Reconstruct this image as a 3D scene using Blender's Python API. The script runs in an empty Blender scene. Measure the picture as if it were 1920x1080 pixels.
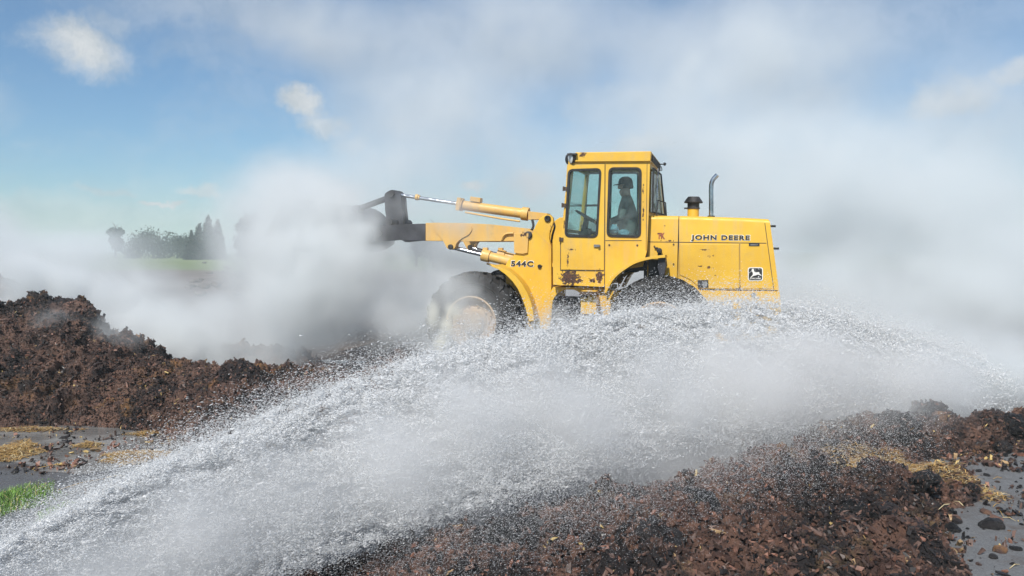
import bpy, bmesh, math, random
import numpy as np
from mathutils import Vector, Matrix, Euler
from mathutils.geometry import tessellate_polygon
R = math.radians
sc = bpy.context.scene
col = sc.collection

# ------------------------------------------------------------------ camera
F = 1507.0                      # focal length in pixels of a 1920 wide frame
PITCH = math.atan(70 / F)
CAMZ = 1.68
cd = bpy.data.cameras.new('camera')
cam = bpy.data.objects.new('camera', cd)
col.objects.link(cam)
cam.location = (0, 0, CAMZ)
cam.rotation_euler = (math.pi / 2 - PITCH, 0, 0)
cd.sensor_width = 36
cd.lens = 36 * F / 1920
cd.clip_start = 0.05
cd.clip_end = 3000
sc.camera = cam

# ------------------------------------------------------------------ render, exposure
sc.view_settings.view_transform = 'Standard'
sc.view_settings.look = 'None'
sc.view_settings.gamma = 1
sc.view_settings.exposure = 0.43
sc.cycles.volume_step_rate = 3
sc.cycles.volume_bounces = 5
sc.cycles.volume_max_steps = 256
sc.cycles.max_bounces = 14
sc.cycles.diffuse_bounces = 9
sc.cycles.transmission_bounces = 9
sc.cycles.transparent_max_bounces = 12
sc.cycles.use_denoising = True

# ------------------------------------------------------------------ sun and sky
SUN_EL, SUN_AZ = 46.0, 202.0     # azimuth clockwise from +Y: behind and left of the camera
sl = bpy.data.lights.new('sun', 'SUN')
sun = bpy.data.objects.new('sun', sl)
col.objects.link(sun)
sl.energy = 4.1
sl.angle = R(0.5)
sl.color = (1, .965, .91)
sd = Vector((math.sin(R(SUN_AZ)) * math.cos(R(SUN_EL)), math.cos(R(SUN_AZ)) * math.cos(R(SUN_EL)), math.sin(R(SUN_EL))))
sun.rotation_euler = sd.to_track_quat('Z', 'Y').to_euler()


def pdir(u, v):
    d = Vector(((u - 960) / F, (540 - v) / F, -1)).normalized()
    return (Euler((math.pi / 2 - PITCH, 0, 0)).to_matrix() @ d).normalized()


def at(u, v, Y):
    d = pdir(u, v)
    return Vector((0, 0, CAMZ)) + d * (Y / d.y)


def gnd(u, v, z=0.0):
    d = pdir(u, v)
    return Vector((0, 0, CAMZ)) + d * ((z - CAMZ) / d.z)


class NT:
    """small node-tree helper"""
    def __init__(s, tree):
        s.t = tree

    def n(s, ty, **kw):
        nd = s.t.nodes.new(ty)
        for k, v in kw.items():
            if k == 'ins':
                for a, b in v.items():
                    s.set(nd.inputs[a], b)
            else:
                setattr(nd, k, v)
        return nd

    def set(s, sock, val):
        if isinstance(val, bpy.types.NodeSocket):
            s.t.links.new(val, sock)
        elif isinstance(val, bpy.types.Node):
            s.t.links.new(val.outputs[0], sock)
        else:
            sock.default_value = val

    def m(s, op, a, b=0.0, c=None, clamp=False):
        nd = s.n('ShaderNodeMath', operation=op, use_clamp=clamp)
        s.set(nd.inputs[0], a)
        s.set(nd.inputs[1], b)
        if c is not None:
            s.set(nd.inputs[2], c)
        return nd.outputs[0]

    def vm(s, op, a, b=None, scale=None):
        nd = s.n('ShaderNodeVectorMath', operation=op)
        s.set(nd.inputs[0], a)
        if b is not None:
            s.set(nd.inputs[1], b)
        if scale is not None:
            s.set(nd.inputs['Scale'], scale)
        return nd.outputs['Value'] if op in ('LENGTH', 'DISTANCE', 'DOT_PRODUCT') else nd.outputs[0]

    def noise(s, vec, scale, detail=4, rough=.55, color=False, dist=0.0):
        nd = s.n('ShaderNodeTexNoise')
        s.set(nd.inputs['Vector'], vec)
        nd.inputs['Scale'].default_value = scale
        nd.inputs['Detail'].default_value = detail
        nd.inputs['Roughness'].default_value = rough
        nd.inputs['Distortion'].default_value = dist
        return nd.outputs[1 if color else 0]

    def mr(s, v, a, b, c=0.0, d=1.0, smooth=True):
        nd = s.n('ShaderNodeMapRange')
        if smooth:
            nd.interpolation_type = 'SMOOTHSTEP'
        s.set(nd.inputs[0], v)
        for i, x in enumerate((a, b, c, d)):
            s.set(nd.inputs[i + 1], x)
        return nd.outputs[0]

    def mix(s, f, a, b):
        nd = s.n('ShaderNodeMix', data_type='RGBA')
        s.set(nd.inputs[0], f)
        s.set(nd.inputs[6], a)
        s.set(nd.inputs[7], b)
        return nd.outputs[2]

    def ramp(s, f, stops):
        nd = s.n('ShaderNodeValToRGB')
        e = nd.color_ramp.elements
        while len(e) < len(stops):
            e.new(.5)
        for k, (p, c) in enumerate(stops):
            e[k].position = p
            e[k].color = (*c, 1) if len(c) == 3 else c
        s.set(nd.inputs[0], f)
        return nd.outputs[0]


w = bpy.data.worlds.new('World')
sc.world = w
w.use_nodes = True
T = NT(w.node_tree)
bg = w.node_tree.nodes['Background']
sky = T.n('ShaderNodeTexSky', sky_type='NISHITA')
sky.sun_disc = False
sky.sun_elevation = R(SUN_EL)
sky.sun_rotation = R(SUN_AZ)
sky.dust_density = .4
sky.air_density = 1.0
sky.ozone_density = 4.0
tc = T.n('ShaderNodeTexCoord')
gen = tc.outputs['Generated']
wob = T.vm('SCALE', T.vm('SUBTRACT', T.noise(gen, 10, 8, .66, color=True), (.5, .5, .5)), scale=.10)
gw = T.vm('ADD', gen, wob)
cl = None
CLOUDS = [(150, 92, 80, 62, .95), (205, 30, 40, 40, .45), (572, 184, 52, 30, .95), (608, 218, 56, 34, .75), (650, 255, 50, 26, .4), (905, 357, 42, 17, .95),
          (1000, 348, 42, 34, .85), (1215, 275, 80, 30, .7), (1140, 190, 150, 60, .4), (1800, 172, 75, 48, .8),
          (1905, 138, 38, 30, .7), (315, 397, 55, 9, .95), (385, 363, 36, 15, .7), (205, 368, 75, 13, .55),
          (430, 20, 260, 60, .4), (860, 130, 330, 160, .42), (1500, 60, 500, 140, .38), (1500, 320, 500, 170, .42),
          (-300, 150, 200, 90, .8), (2300, 200, 250, 90, .8), (300, -260, 400, 120, .7), (1500, -300, 400, 150, .7), (0, 420, 500, 50, .45)]
for (u, v, ru, rv, st) in CLOUDS:
    c = pdir(u, v)
    df = T.vm('MULTIPLY', T.vm('SUBTRACT', gw, tuple(c)), (F / ru, F / (ru + 1), F / rv))
    b = T.mr(T.vm('LENGTH', df), 0.25, 1.25, st, 0.0)
    cl = b if cl is None else T.m('MAXIMUM', cl, b)
fb = T.noise(gen, 2.4, 6, .6)
elsewhere = T.m('MULTIPLY', T.mr(T.vm('DOT_PRODUCT', gen, (0, 1, 0)), .80, .45), T.mr(fb, .48, .62, 0, .8))
wisp = T.mr(T.noise(T.vm('MULTIPLY', gw, (1, 1, 2.4)), 4.0, 7, .66), .38, .74, .02, .30)
cl = T.m('MAXIMUM', T.m('MAXIMUM', cl, elsewhere), wisp)
tex = T.noise(gw, 22, 8, .68)
cloudcol = T.mix(T.mr(tex, .3, .7), (4.6, 5.1, 5.5, 1), (6.9, 7.1, 7.2, 1))
skyc = T.mix(cl, T.vm('MULTIPLY', sky.outputs[0], (.74, .93, 1.02)), cloudcol)
T.set(bg.inputs[0], skyc)
bg.inputs[1].default_value = 0.080


# ------------------------------------------------------------------ materials
def mat(name, color=(.5, .5, .5), rough=.6, metal=0.0, var=.12, scale=6.0, bump=.0, bscale=40.0, coord='Object', spec=.5, trans=0.0):
    m = bpy.data.materials.new(name)
    m.use_nodes = True
    t = NT(m.node_tree)
    p = m.node_tree.nodes['Principled BSDF']
    tc = t.n('ShaderNodeTexCoord').outputs[coord]
    n1 = t.noise(tc, scale, 6, .65)
    c = tuple(color)
    lo = tuple(max(0, x * (1 - var * 1.6)) for x in c)
    hi = tuple(min(1, x * (1 + var * 1.2)) for x in c)
    t.set(p.inputs['Base Color'], t.mix(t.mr(n1, .3, .7), (*lo, 1), (*hi, 1)))
    t.set(p.inputs['Roughness'], t.mr(t.noise(tc, scale * 3, 4), .3, .7, max(0, rough - .1), min(1, rough + .1)))
    p.inputs['Metallic'].default_value = metal
    p.inputs['Specular IOR Level'].default_value = spec
    if bump:
        b = t.n('ShaderNodeBump')
        b.inputs['Strength'].default_value = bump
        b.inputs['Distance'].default_value = .02
        t.set(b.inputs['Height'], t.noise(tc, bscale, 5, .7))
        t.set(p.inputs['Normal'], b.outputs[0])
    return m


def paint(name, color, spots=(), dust=.25):
    """weathered machine paint: sun-faded, dusty, rust where the spots say"""
    m = bpy.data.materials.new(name)
    m.use_nodes = True
    t = NT(m.node_tree)
    p = m.node_tree.nodes['Principled BSDF']
    tc = t.n('ShaderNodeTexCoord').outputs['Object']
    c = tuple(color)
    base = t.mix(t.mr(t.noise(tc, 1.7, 6, .65), .3, .7), (c[0] * .88, c[1] * .83, c[2] * .8, 1), (*c, 1))
    # dusty film and streaks running down
    st = t.noise(t.vm('MULTIPLY', tc, (9, 9, 1.2)), 1.5, 5, .6)
    base = t.mix(t.m('MULTIPLY', t.mr(st, .45, .8), dust), base, (.42, .33, .2, 1))
    base = t.mix(t.m('MULTIPLY', t.mr(t.noise(tc, 5, 8, .72), .52, .75), dust * 1.1), base, (.36, .25, .13, 1))
    # small chips everywhere
    chips = t.mr(t.noise(tc, 38, 6, .75), .70, .72)
    rm = t.m('MULTIPLY', chips, t.mr(t.noise(tc, 2.3, 3), .45, .6))
    if spots:
        ns = t.m('SUBTRACT', t.noise(tc, 22, 5, .7), .5)
        s = None
        for (x, z, rx, rz, thr) in spots:
            dd = t.vm('LENGTH', t.vm('MULTIPLY', t.vm('SUBTRACT', tc, (x, 0, z)), (1 / rx, 0, 1 / rz)))
            b = t.mr(t.m('ADD', dd, t.m('MULTIPLY', ns, 3.2)), thr, thr + .12, 1.0, 0.0)
            s = b if s is None else t.m('MAXIMUM', s, b)
        sidef = t.m('ABSOLUTE', t.n('ShaderNodeSeparateXYZ', ins={0: t.n('ShaderNodeNewGeometry').outputs['Normal']}).outputs[1])
        rm = t.m('MAXIMUM', rm, s)
    rust = t.mix(t.mr(t.noise(tc, 60, 4), .4, .6), (.025, .015, .012, 1), (.11, .045, .02, 1))
    t.set(p.inputs['Base Color'], t.mix(rm, base, rust))
    t.set(p.inputs['Roughness'], t.m('ADD', t.mr(st, .3, .7, .42, .62), t.m('MULTIPLY', rm, .25)))
    b = t.n('ShaderNodeBump')
    b.inputs['Strength'].default_value = .25
    b.inputs['Distance'].default_value = .01
    t.set(b.inputs['Height'], t.m('ADD', t.noise(tc, 2.2, 3), t.m('MULTIPLY', rm, -.12)))
    t.set(p.inputs['Normal'], b.outputs[0])
    return m


# ------------------------------------------------------------------ mesh helpers
def link(name, me, parent=None, **props):
    o = bpy.data.objects.new(name, me)
    col.objects.link(o)
    if parent is not None:
        o.parent = parent
    for k, v in props.items():
        o[k] = v
    return o


def tag(o, label=None, category=None, group=None, kind=None):
    for k, v in (('label', label), ('category', category), ('group', group), ('kind', kind)):
        if v:
            o[k] = v
    return o


class MB:
    def __init__(s):
        s.bm = bmesh.new()
        s.mi = 0

    def face(s, vs):
        try:
            f = s.bm.faces.new(vs)
            f.material_index = s.mi
            return f
        except ValueError:
            return None

    def box(s, c, size, rot=None, taper=1.0):
        c = Vector(c)
        hx, hy, hz = (x / 2 for x in size)
        vs = []
        for sz in (-1, 1):
            k = 1 if sz < 0 else taper
            for sx, sy in ((-1, -1), (1, -1), (1, 1), (-1, 1)):
                p = Vector((sx * hx * k, sy * hy * k, sz * hz))
                if rot is not None:
                    p = rot @ p
                vs.append(s.bm.verts.new(c + p))
        for q in ((3, 2, 1, 0), (4, 5, 6, 7), (0, 1, 5, 4), (1, 2, 6, 5), (2, 3, 7, 6), (3, 0, 4, 7)):
            s.face([vs[i] for i in q])
        return s

    def cyl(s, p0, p1, r0, r1=None, seg=20, caps=True):
        r1 = r0 if r1 is None else r1
        p0, p1 = Vector(p0), Vector(p1)
        d = (p1 - p0).normalized()
        a = d.orthogonal().normalized()
        b = d.cross(a)
        ra, rb = [], []
        for k in range(seg):
            t = 2 * math.pi * k / seg
            e = a * math.cos(t) + b * math.sin(t)
            ra.append(s.bm.verts.new(p0 + e * r0))
            rb.append(s.bm.verts.new(p1 + e * r1))
        for k in range(seg):
            j = (k + 1) % seg
            s.face([ra[k], ra[j], rb[j], rb[k]])
        if caps:
            s.face(ra[::-1])
            s.face(rb)
        return s

    def tube(s, pts, r, seg=10, caps=True):
        pts = [Vector(p) for p in pts]
        rings = []
        prev = None
        for i, p in enumerate(pts):
            d = (pts[min(i + 1, len(pts) - 1)] - pts[max(i - 1, 0)]).normalized()
            a = d.orthogonal().normalized() if prev is None else (prev - d * prev.dot(d)).normalized()
            prev = a
            b = d.cross(a)
            rr = r[i] if isinstance(r, (list, tuple)) else r
            rings.append([s.bm.verts.new(p + (a * math.cos(2 * math.pi * k / seg) + b * math.sin(2 * math.pi * k / seg)) * rr) for k in range(seg)])
        for A, B in zip(rings, rings[1:]):
            for k in range(seg):
                j = (k + 1) % seg
                s.face([A[k], A[j], B[j], B[k]])
        if caps:
            s.face(rings[0][::-1])
            s.face(rings[-1])
        return s

    def lathe(s, prof, axis_o, axis_d, seg=48):
        """prof: list of (radius, distance along axis)"""
        o, d = Vector(axis_o), Vector(axis_d).normalized()
        a = d.orthogonal().normalized()
        b = d.cross(a)
        rings = []
        for (r, h) in prof:
            if r < 1e-5:
                rings.append([s.bm.verts.new(o + d * h)])
            else:
                rings.append([s.bm.verts.new(o + d * h + (a * math.cos(2 * math.pi * k / seg) + b * math.sin(2 * math.pi * k / seg)) * r) for k in range(seg)])
        for A, B in zip(rings, rings[1:]):
            for k in range(seg):
                j = (k + 1) % seg
                if len(A) == 1:
                    s.face([A[0], B[j], B[k]])
                elif len(B) == 1:
                    s.face([A[k], A[j], B[0]])
                else:
                    s.face([A[k], A[j], B[j], B[k]])
        return s

    def plate(s, outer, holes, fn):
        """outline with holes, fn(a, b, side) -> 3D for side 0 and 1"""
        loops = [list(outer)] + [list(h) for h in holes]
        flat = [p for l in loops for p in l]
        tris = tessellate_polygon([[Vector((p[0], p[1], 0)) for p in l] for l in loops])
        v0 = [s.bm.verts.new(fn(p[0], p[1], 0)) for p in flat]
        v1 = [s.bm.verts.new(fn(p[0], p[1], 1)) for p in flat]
        for t in tris:
            s.face([v0[i] for i in t])
            s.face([v1[i] for i in reversed(t)])
        k = 0
        for l in loops:
            n = len(l)
            for i in range(n):
                j = (i + 1) % n
                s.face([v0[k + i], v0[k + j], v1[k + j], v1[k + i]])
            k += n
        return s

    def prism(s, xz, y0, y1, holes=()):
        return s.plate(xz, holes, lambda a, b, t: Vector((a, y1 if t else y0, b)))

    def build(s, name, mats, parent=None, bevel=0.0, smooth=35, **props):
        me = bpy.data.meshes.new(name)
        bmesh.ops.recalc_face_normals(s.bm, faces=s.bm.faces)
        s.bm.to_mesh(me)
        s.bm.free()
        for m in (mats if isinstance(mats, (list, tuple)) else [mats]):
            me.materials.append(m)
        if smooth:
            me.shade_smooth()
            me.set_sharp_from_angle(angle=R(smooth))
        o = link(name, me, parent, **props)
        if bevel:
            b = o.modifiers.new('bevel', 'BEVEL')
            b.width = bevel
            b.segments = 2
            b.limit_method = 'ANGLE'
            b.angle_limit = R(40)
            b.harden_normals = True
        return o


def build_islands(mb, name, mats, parent=None, bevel=0.0):
    """every connected piece of the mesh becomes an object of its own"""
    bm = mb.bm
    left = set(bm.verts)
    groups = []
    while left:
        st_ = [left.pop()]
        got = set(st_)
        while st_:
            for e in st_.pop().link_edges:
                for q in e.verts:
                    if q in left:
                        left.discard(q)
                        got.add(q)
                        st_.append(q)
        groups.append(got)
    groups.sort(key=lambda q: min(x.index for x in q))
    for q in groups:
        m = MB()
        mp = {x: m.bm.verts.new(x.co) for x in q}
        for f in bm.faces:
            if f.verts[0] in q:
                nf = m.bm.faces.new([mp[x] for x in f.verts])
                nf.material_index = f.material_index
        m.build(name, mats, parent, bevel=bevel)
    bm.free()


def rrect(pts, rad, n=5):
    """round the corners of a polygon"""
    out = []
    m = len(pts)
    P = [Vector(p) for p in pts]
    for i in range(m):
        a, b, c = P[i - 1], P[i], P[(i + 1) % m]
        r = min(rad, (a - b).length * .45, (c - b).length * .45)
        s = b + (a - b).normalized() * r
        e = b + (c - b).normalized() * r
        for k in range(n + 1):
            t = k / n
            out.append(tuple((1 - t) ** 2 * s + 2 * t * (1 - t) * b + t * t * e))
    return out


def smooth_path(pts, sub=6):
    P = [Vector(p) for p in pts]
    out = []
    for i in range(len(P) - 1):
        p0, p1, p2, p3 = P[max(i - 1, 0)], P[i], P[i + 1], P[min(i + 2, len(P) - 1)]
        for k in range(sub):
            t = k / sub
            out.append(.5 * ((2 * p1) + (p2 - p0) * t + (2 * p0 - 5 * p1 + 4 * p2 - p3) * t * t + (3 * p1 - p0 - 3 * p2 + p3) * t ** 3))
    out.append(P[-1])
    return out


def np_mesh(name, verts, tris=None, quads=None, mats=(), mat_idx=None, smooth=False):
    me = bpy.data.meshes.new(name)
    f = tris if tris is not None else quads
    k = f.shape[1]
    me.vertices.add(len(verts))
    me.vertices.foreach_set('co', np.ascontiguousarray(verts, dtype=np.float32).ravel())
    me.loops.add(f.size)
    me.loops.foreach_set('vertex_index', np.ascontiguousarray(f, dtype=np.int32).ravel())
    me.polygons.add(len(f))
    me.polygons.foreach_set('loop_start', np.arange(0, f.size, k, dtype=np.int32))
    if mat_idx is not None:
        me.polygons.foreach_set('material_index', np.ascontiguousarray(mat_idx, dtype=np.int32))
    me.polygons.foreach_set('use_smooth', np.full(len(f), smooth, dtype=bool))
    for m in mats:
        me.materials.append(m)
    me.update(calc_edges=True)
    return me


# ------------------------------------------------------------------ numpy noise
def _h(i, j, k, s):
    n = (i * 73856093) ^ (j * 19349663) ^ (k * 83492791) ^ (s * 2654435)
    n = (n ^ (n >> 13)) * 1274126177
    n = n & 0x7fffffff
    n = (n ^ (n >> 16)) * 668265263 & 0x7fffffff
    return ((n ^ (n >> 11)) & 0xfffff) / float(0xfffff)


def vnoise(P, scale, seed=0):
    Q = P * scale
    I = np.floor(Q).astype(np.int64)
    f = Q - I
    f = f * f * (3 - 2 * f)
    r = 0
    for dx in (0, 1):
        for dy in (0, 1):
            for dz in (0, 1):
                wgt = (f[:, 0] if dx else 1 - f[:, 0]) * (f[:, 1] if dy else 1 - f[:, 1]) * (f[:, 2] if dz else 1 - f[:, 2])
                r = r + wgt * _h(I[:, 0] + dx, I[:, 1] + dy, I[:, 2] + dz, seed)
    return r


def fbm(P, scale, octv=4, seed=0, gain=.5):
    a, t, r = 1, 0, 0
    for o in range(octv):
        r = r + a * vnoise(P, scale * 2 ** o, seed + o * 7)
        t += a
        a *= gain
    return r / t


def worley(P, scale, seed=0):
    """nearest cell distance and a random value per cell"""
    Q = P * scale
    I = np.floor(Q).astype(np.int64)
    best = np.full(len(P), 9.0)
    rid = np.zeros(len(P))
    for dx in (-1, 0, 1):
        for dy in (-1, 0, 1):
            for dz in (-1, 0, 1):
                a, b, c = I[:, 0] + dx, I[:, 1] + dy, I[:, 2] + dz
                px = a + _h(a, b, c, seed)
                py = b + _h(a, b, c, seed + 1)
                pz = c + _h(a, b, c, seed + 2)
                d = (Q[:, 0] - px) ** 2 + (Q[:, 1] - py) ** 2 + (Q[:, 2] - pz) ** 2
                m = d < best
                best[m] = d[m]
                rid[m] = _h(a, b, c, seed + 3)[m]
    return np.sqrt(best), rid



# ------------------------------------------------------------------ ground
def ground_mat():
    m = bpy.data.materials.new('field_ground')
    m.use_nodes = True
    t = NT(m.node_tree)
    p = m.node_tree.nodes['Principled BSDF']
    pos = t.n('ShaderNodeNewGeometry').outputs['Position']
    y = t.n('ShaderNodeSeparateXYZ', ins={0: pos}).outputs[1]
    n1 = t.noise(pos, .35, 6, .65)
    dirt = t.mix(t.mr(n1, .35, .65), (.075, .052, .042, 1), (.16, .12, .095, 1))
    dirt = t.mix(t.mr(t.noise(pos, 5, 6, .7), .5, .75), dirt, (.03, .022, .02, 1))
    grass = t.mix(t.mr(t.noise(pos, .12, 6, .7), .3, .7), (.10, .15, .045, 1), (.19, .22, .075, 1))
    grass = t.mix(t.mr(t.noise(pos, 2.2, 6, .7), .5, .8), grass, (.06, .085, .03, 1))
    f = t.mr(t.m('ADD', y, t.m('MULTIPLY', t.noise(pos, .15, 4), 14)), 72, 80)
    t.set(p.inputs['Base Color'], t.mix(f, dirt, grass))
    p.inputs['Roughness'].default_value = .9
    b = t.n('ShaderNodeBump')
    b.inputs['Distance'].default_value = .06
    b.inputs['Strength'].default_value = .8
    t.set(b.inputs['Height'], t.noise(pos, 9, 8, .7))
    t.set(p.inputs['Normal'], b.outputs[0])
    return m


def pavement_mat():
    m = bpy.data.materials.new('wet_asphalt')
    m.use_nodes = True
    t = NT(m.node_tree)
    p = m.node_tree.nodes['Principled BSDF']
    pos = t.n('ShaderNodeNewGeometry').outputs['Position']
    sx = t.n('ShaderNodeSeparateXYZ', ins={0: pos})
    big = t.noise(pos, .7, 5, .6)
    fine = t.noise(pos, 90, 4, .8)
    spk = t.noise(pos, 210, 2, .6)
    base = t.mix(t.mr(fine, .3, .7), (.085, .088, .092, 1), (.17, .172, .175, 1))
    base = t.mix(t.mr(spk, .66, .74), base, (.34, .33, .31, 1))
    base = t.mix(t.mr(spk, .34, .26), base, (.03, .03, .03, 1))
    base = t.mix(t.m('MULTIPLY', t.mr(t.noise(pos, 3.2, 6, .7), .5, .72), .7), base, (.07, .048, .035, 1))
    wet = t.mr(t.m('ADD', t.m('MULTIPLY', sx.outputs[0], -.12), big), .58, .74)
    base = t.mix(t.m('MULTIPLY', wet, .30), base, (.035, .036, .038, 1))
    t.set(p.inputs['Base Color'], base)
    t.set(p.inputs['Roughness'], t.m('ADD', t.m('MULTIPLY', wet, -.40), t.mr(t.noise(pos, 14, 4), .3, .7, .62, .74)))
    b = t.n('ShaderNodeBump')
    b.inputs['Distance'].default_value = .006
    t.set(b.inputs['Strength'], t.m('SUBTRACT', .9, t.m('MULTIPLY', wet, .65)))
    t.set(b.inputs['Height'], t.m('ADD', t.noise(pos, 120, 5, .75), t.m('MULTIPLY', t.noise(pos, 11, 5), 1.6)))
    t.set(p.inputs['Normal'], b.outputs[0])
    return m


gm = ground_mat()
nx = np.concatenate([-np.geomspace(1400, 12, 36), np.linspace(-11, 11, 60), np.geomspace(12, 1400, 36)])
ny = np.concatenate([np.linspace(-12, 14, 30), np.geomspace(14.6, 1500, 90)])
X, Y = np.meshgrid(nx, ny)
P = np.stack([X.ravel(), Y.ravel(), np.zeros(X.size)], 1)
far = np.clip((P[:, 1] - 13) / 8, 0, 1) * np.clip((60 - P[:, 1]) / 25, 0, 1)
P[:, 2] = far * (fbm(P, .5, 5, 3) - .45) * .55
i = np.arange(len(ny) - 1)[:, None] * len(nx) + np.arange(len(nx) - 1)[None, :]
Q = np.stack([i, i + 1, i + 1 + len(nx), i + len(nx)], -1).reshape(-1, 4)
link('ground', np_mesh('ground', P, quads=Q, mats=[gm], smooth=True), kind='structure')

pv = MB()
edge = [(-16, -6), (15, -6), (15, 12.4)]
edge += [(15 - k * 1.0, 12.4 + .35 * math.sin(k * 1.7) + .2 * math.sin(k * 3.9)) for k in range(1, 31)]
edge += [(-16, 12.3)]
vs = [pv.bm.verts.new((x, y, .004)) for x, y in edge]
f = pv.bm.faces.new(vs)
bmesh.ops.triangulate(pv.bm, faces=[f])
pv.build('pavement', pavement_mat(), smooth=0, kind='structure')

# puddle in front of the left pile: a thin sheet of muddy water with an irregular shore
wm = bpy.data.materials.new('muddy_water')
wm.use_nodes = True
t = NT(wm.node_tree)
p = wm.node_tree.nodes['Principled BSDF']
pos = t.n('ShaderNodeNewGeometry').outputs['Position']
t.set(p.inputs['Base Color'], t.mix(t.mr(t.noise(pos, 2.5, 5), .35, .7), (.13, .128, .124, 1), (.26, .26, .255, 1)))
t.set(p.inputs['Roughness'], t.mr(t.noise(pos, 3, 5), .4, .7, .05, .22))
b = t.n('ShaderNodeBump')
b.inputs['Distance'].default_value = .012
b.inputs['Strength'].default_value = .55
t.set(b.inputs['Height'], t.noise(t.vm('MULTIPLY', pos, (1, 2.4, 1)), 7, 4, .6))
t.set(p.inputs['Normal'], b.outputs[0])


def puddle(pix, seed):
    ring = smooth_path([gnd(u, v).to_3d() for u, v in pix + pix[:1]], 10)[:-1]
    m = MB()
    c = sum(ring, Vector()) / len(ring)
    vs = []
    for k, q in enumerate(ring):
        a = 1 + .05 * math.sin(k * .31 + seed) + .03 * math.sin(k * .83 + seed)
        q = c + (q - c) * a
        vs.append(m.bm.verts.new((q.x, q.y, .0062)))
    f = m.bm.faces.new(vs)
    bmesh.ops.triangulate(m.bm, faces=[f])
    m.build('puddle', wm, smooth=0, kind='structure')


puddle([(-60, 800), (150, 790), (300, 800), (420, 815), (560, 812), (640, 850), (560, 900), (430, 912), (330, 886), (240, 880), (150, 888), (40, 875), (-60, 845)], 1)
puddle([(140, 905), (230, 900), (330, 905), (300, 930), (190, 958), (120, 975), (90, 950)], 3)

# ------------------------------------------------------------------ distant trees
leaf_m = [mat('dark_needles', (.010, .024, .018), .8, var=.4, scale=3), mat('dull_leaves', (.018, .034, .020), .8, var=.4, scale=3)]
bark = mat('bark', (.09, .07, .055), .9, var=.3, scale=8, bump=.5)
rng = np.random.default_rng(5)


def tree(u, vtop, vbase, Y, width_px, kind, label, cat, group='trees beyond the field'):
    base = at(u, vbase, Y)
    base.z = 0
    H = at(u, vtop, Y).z
    W = width_px / F * Y / 2
    root = link('conifer_tree' if kind == 'conifer' else 'leafy_tree', None)
    root.location = base
    tag(root, label, cat, group)
    tk = MB()
    tk.tube([(0, 0, -.2), (.02 * H, 0, H * .4), (0, .01 * H, H * .8)], [H * .03, H * .02, H * .006], 8)
    for k in range(10):
        a = k * 2.4
        z = H * (.25 + .06 * k)
        tk.tube([(0, 0, z), (math.cos(a) * W * .5, math.sin(a) * W * .5, z + H * .08)], [H * .008, H * .002], 5)
    tk.build('trunk', bark, root)
    n = 3400
    if kind == 'conifer':
        h = 1 - np.sqrt(rng.random(n))
        ang = rng.random(n) * 6.283
        tier = .45 + .6 * np.abs(np.sin(h * 19 + ang * 1.5)) + .5 * (rng.random(n) - .5)
        lop = 1 + .30 * np.sin(ang * 3 + h * 9 + u)
        r = W * (1 - h) ** .8 * tier * lop * (rng.random(n) ** .35)
        C = np.stack([r * np.cos(ang), r * np.sin(ang), H * (.06 + .94 * h) - r * .25], 1)
    else:
        k = 14
        cc = np.stack([(rng.random(k) - .5) * 1.3 * W, (rng.random(k) - .5) * 1.3 * W, H * (.18 + .55 * rng.random(k))], 1)
        rr = W * (.40 + .30 * rng.random(k))
        j = rng.integers(0, k, n)
        d = rng.normal(size=(n, 3))
        d /= np.linalg.norm(d, axis=1)[:, None]
        C = cc[j] + d * rr[j][:, None] * (rng.random(n)[:, None] ** .3)
        C[:, 2] = np.clip(C[:, 2], H * .03 * rng.random(n), H)
    s = H * .022 * (.6 + rng.random((n, 1, 1)))
    V = C[:, None, :] + rng.normal(size=(n, 3, 3)) * s
    me = np_mesh('crown', V.reshape(-1, 3), tris=np.arange(n * 3).reshape(-1, 3), mats=[leaf_m[0 if kind == 'conifer' else 1]])
    link('crown', me, root)
    return root


tree(391, 404, 477, 150, 50, 'conifer', 'tallest dark conifer in the clump at the far edge of the green field', 'conifer tree')
tree(374, 417, 477, 150, 38, 'conifer', 'slimmer dark conifer directly left of the tallest one in the far clump', 'conifer tree')
tree(409, 411, 477, 152, 34, 'conifer', 'dark conifer at the right end of the far clump', 'conifer tree')
tree(360, 431, 477, 146, 30, 'conifer', 'short dark conifer at the left end of the far clump', 'conifer tree')
for k, (u, vt, wd, lb) in enumerate([(262, 433, 60, 'faint round leafy tree at the left end of the far treeline'), (300, 424, 66, 'broadest leafy tree in the far treeline left of the conifers'),
                                     (332, 435, 56, 'low leafy tree between the broad tree and the conifers'), (348, 438, 40, 'smallest leafy tree tucked against the conifer clump')]):
    tree(u, vt, 478, 175, wd, 'leafy', lb, 'tree')
tree(216, 406, 474, 190, 26, 'leafy', 'thin lone tree fading into smoke left of the far treeline', 'tree')
tree(463, 374, 480, 70, 36, 'leafy', 'faint rounded tree half lost in white smoke right of the conifers', 'tree')
tree(813, 394, 480, 80, 44, 'leafy', 'dark bushy tree showing above the yellow lift arm', 'tree')
tree(780, 408, 480, 84, 14, 'leafy', 'thin tree showing above the black end of the lift arm', 'tree')
tree(1108, 392, 480, 90, 60, 'leafy', 'dim leafy tree seen through the front side window of the cab', 'tree')
tree(1050, 400, 480, 95, 50, 'leafy', 'dim leafy tree just left of the cab behind the loader tower', 'tree')

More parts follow.
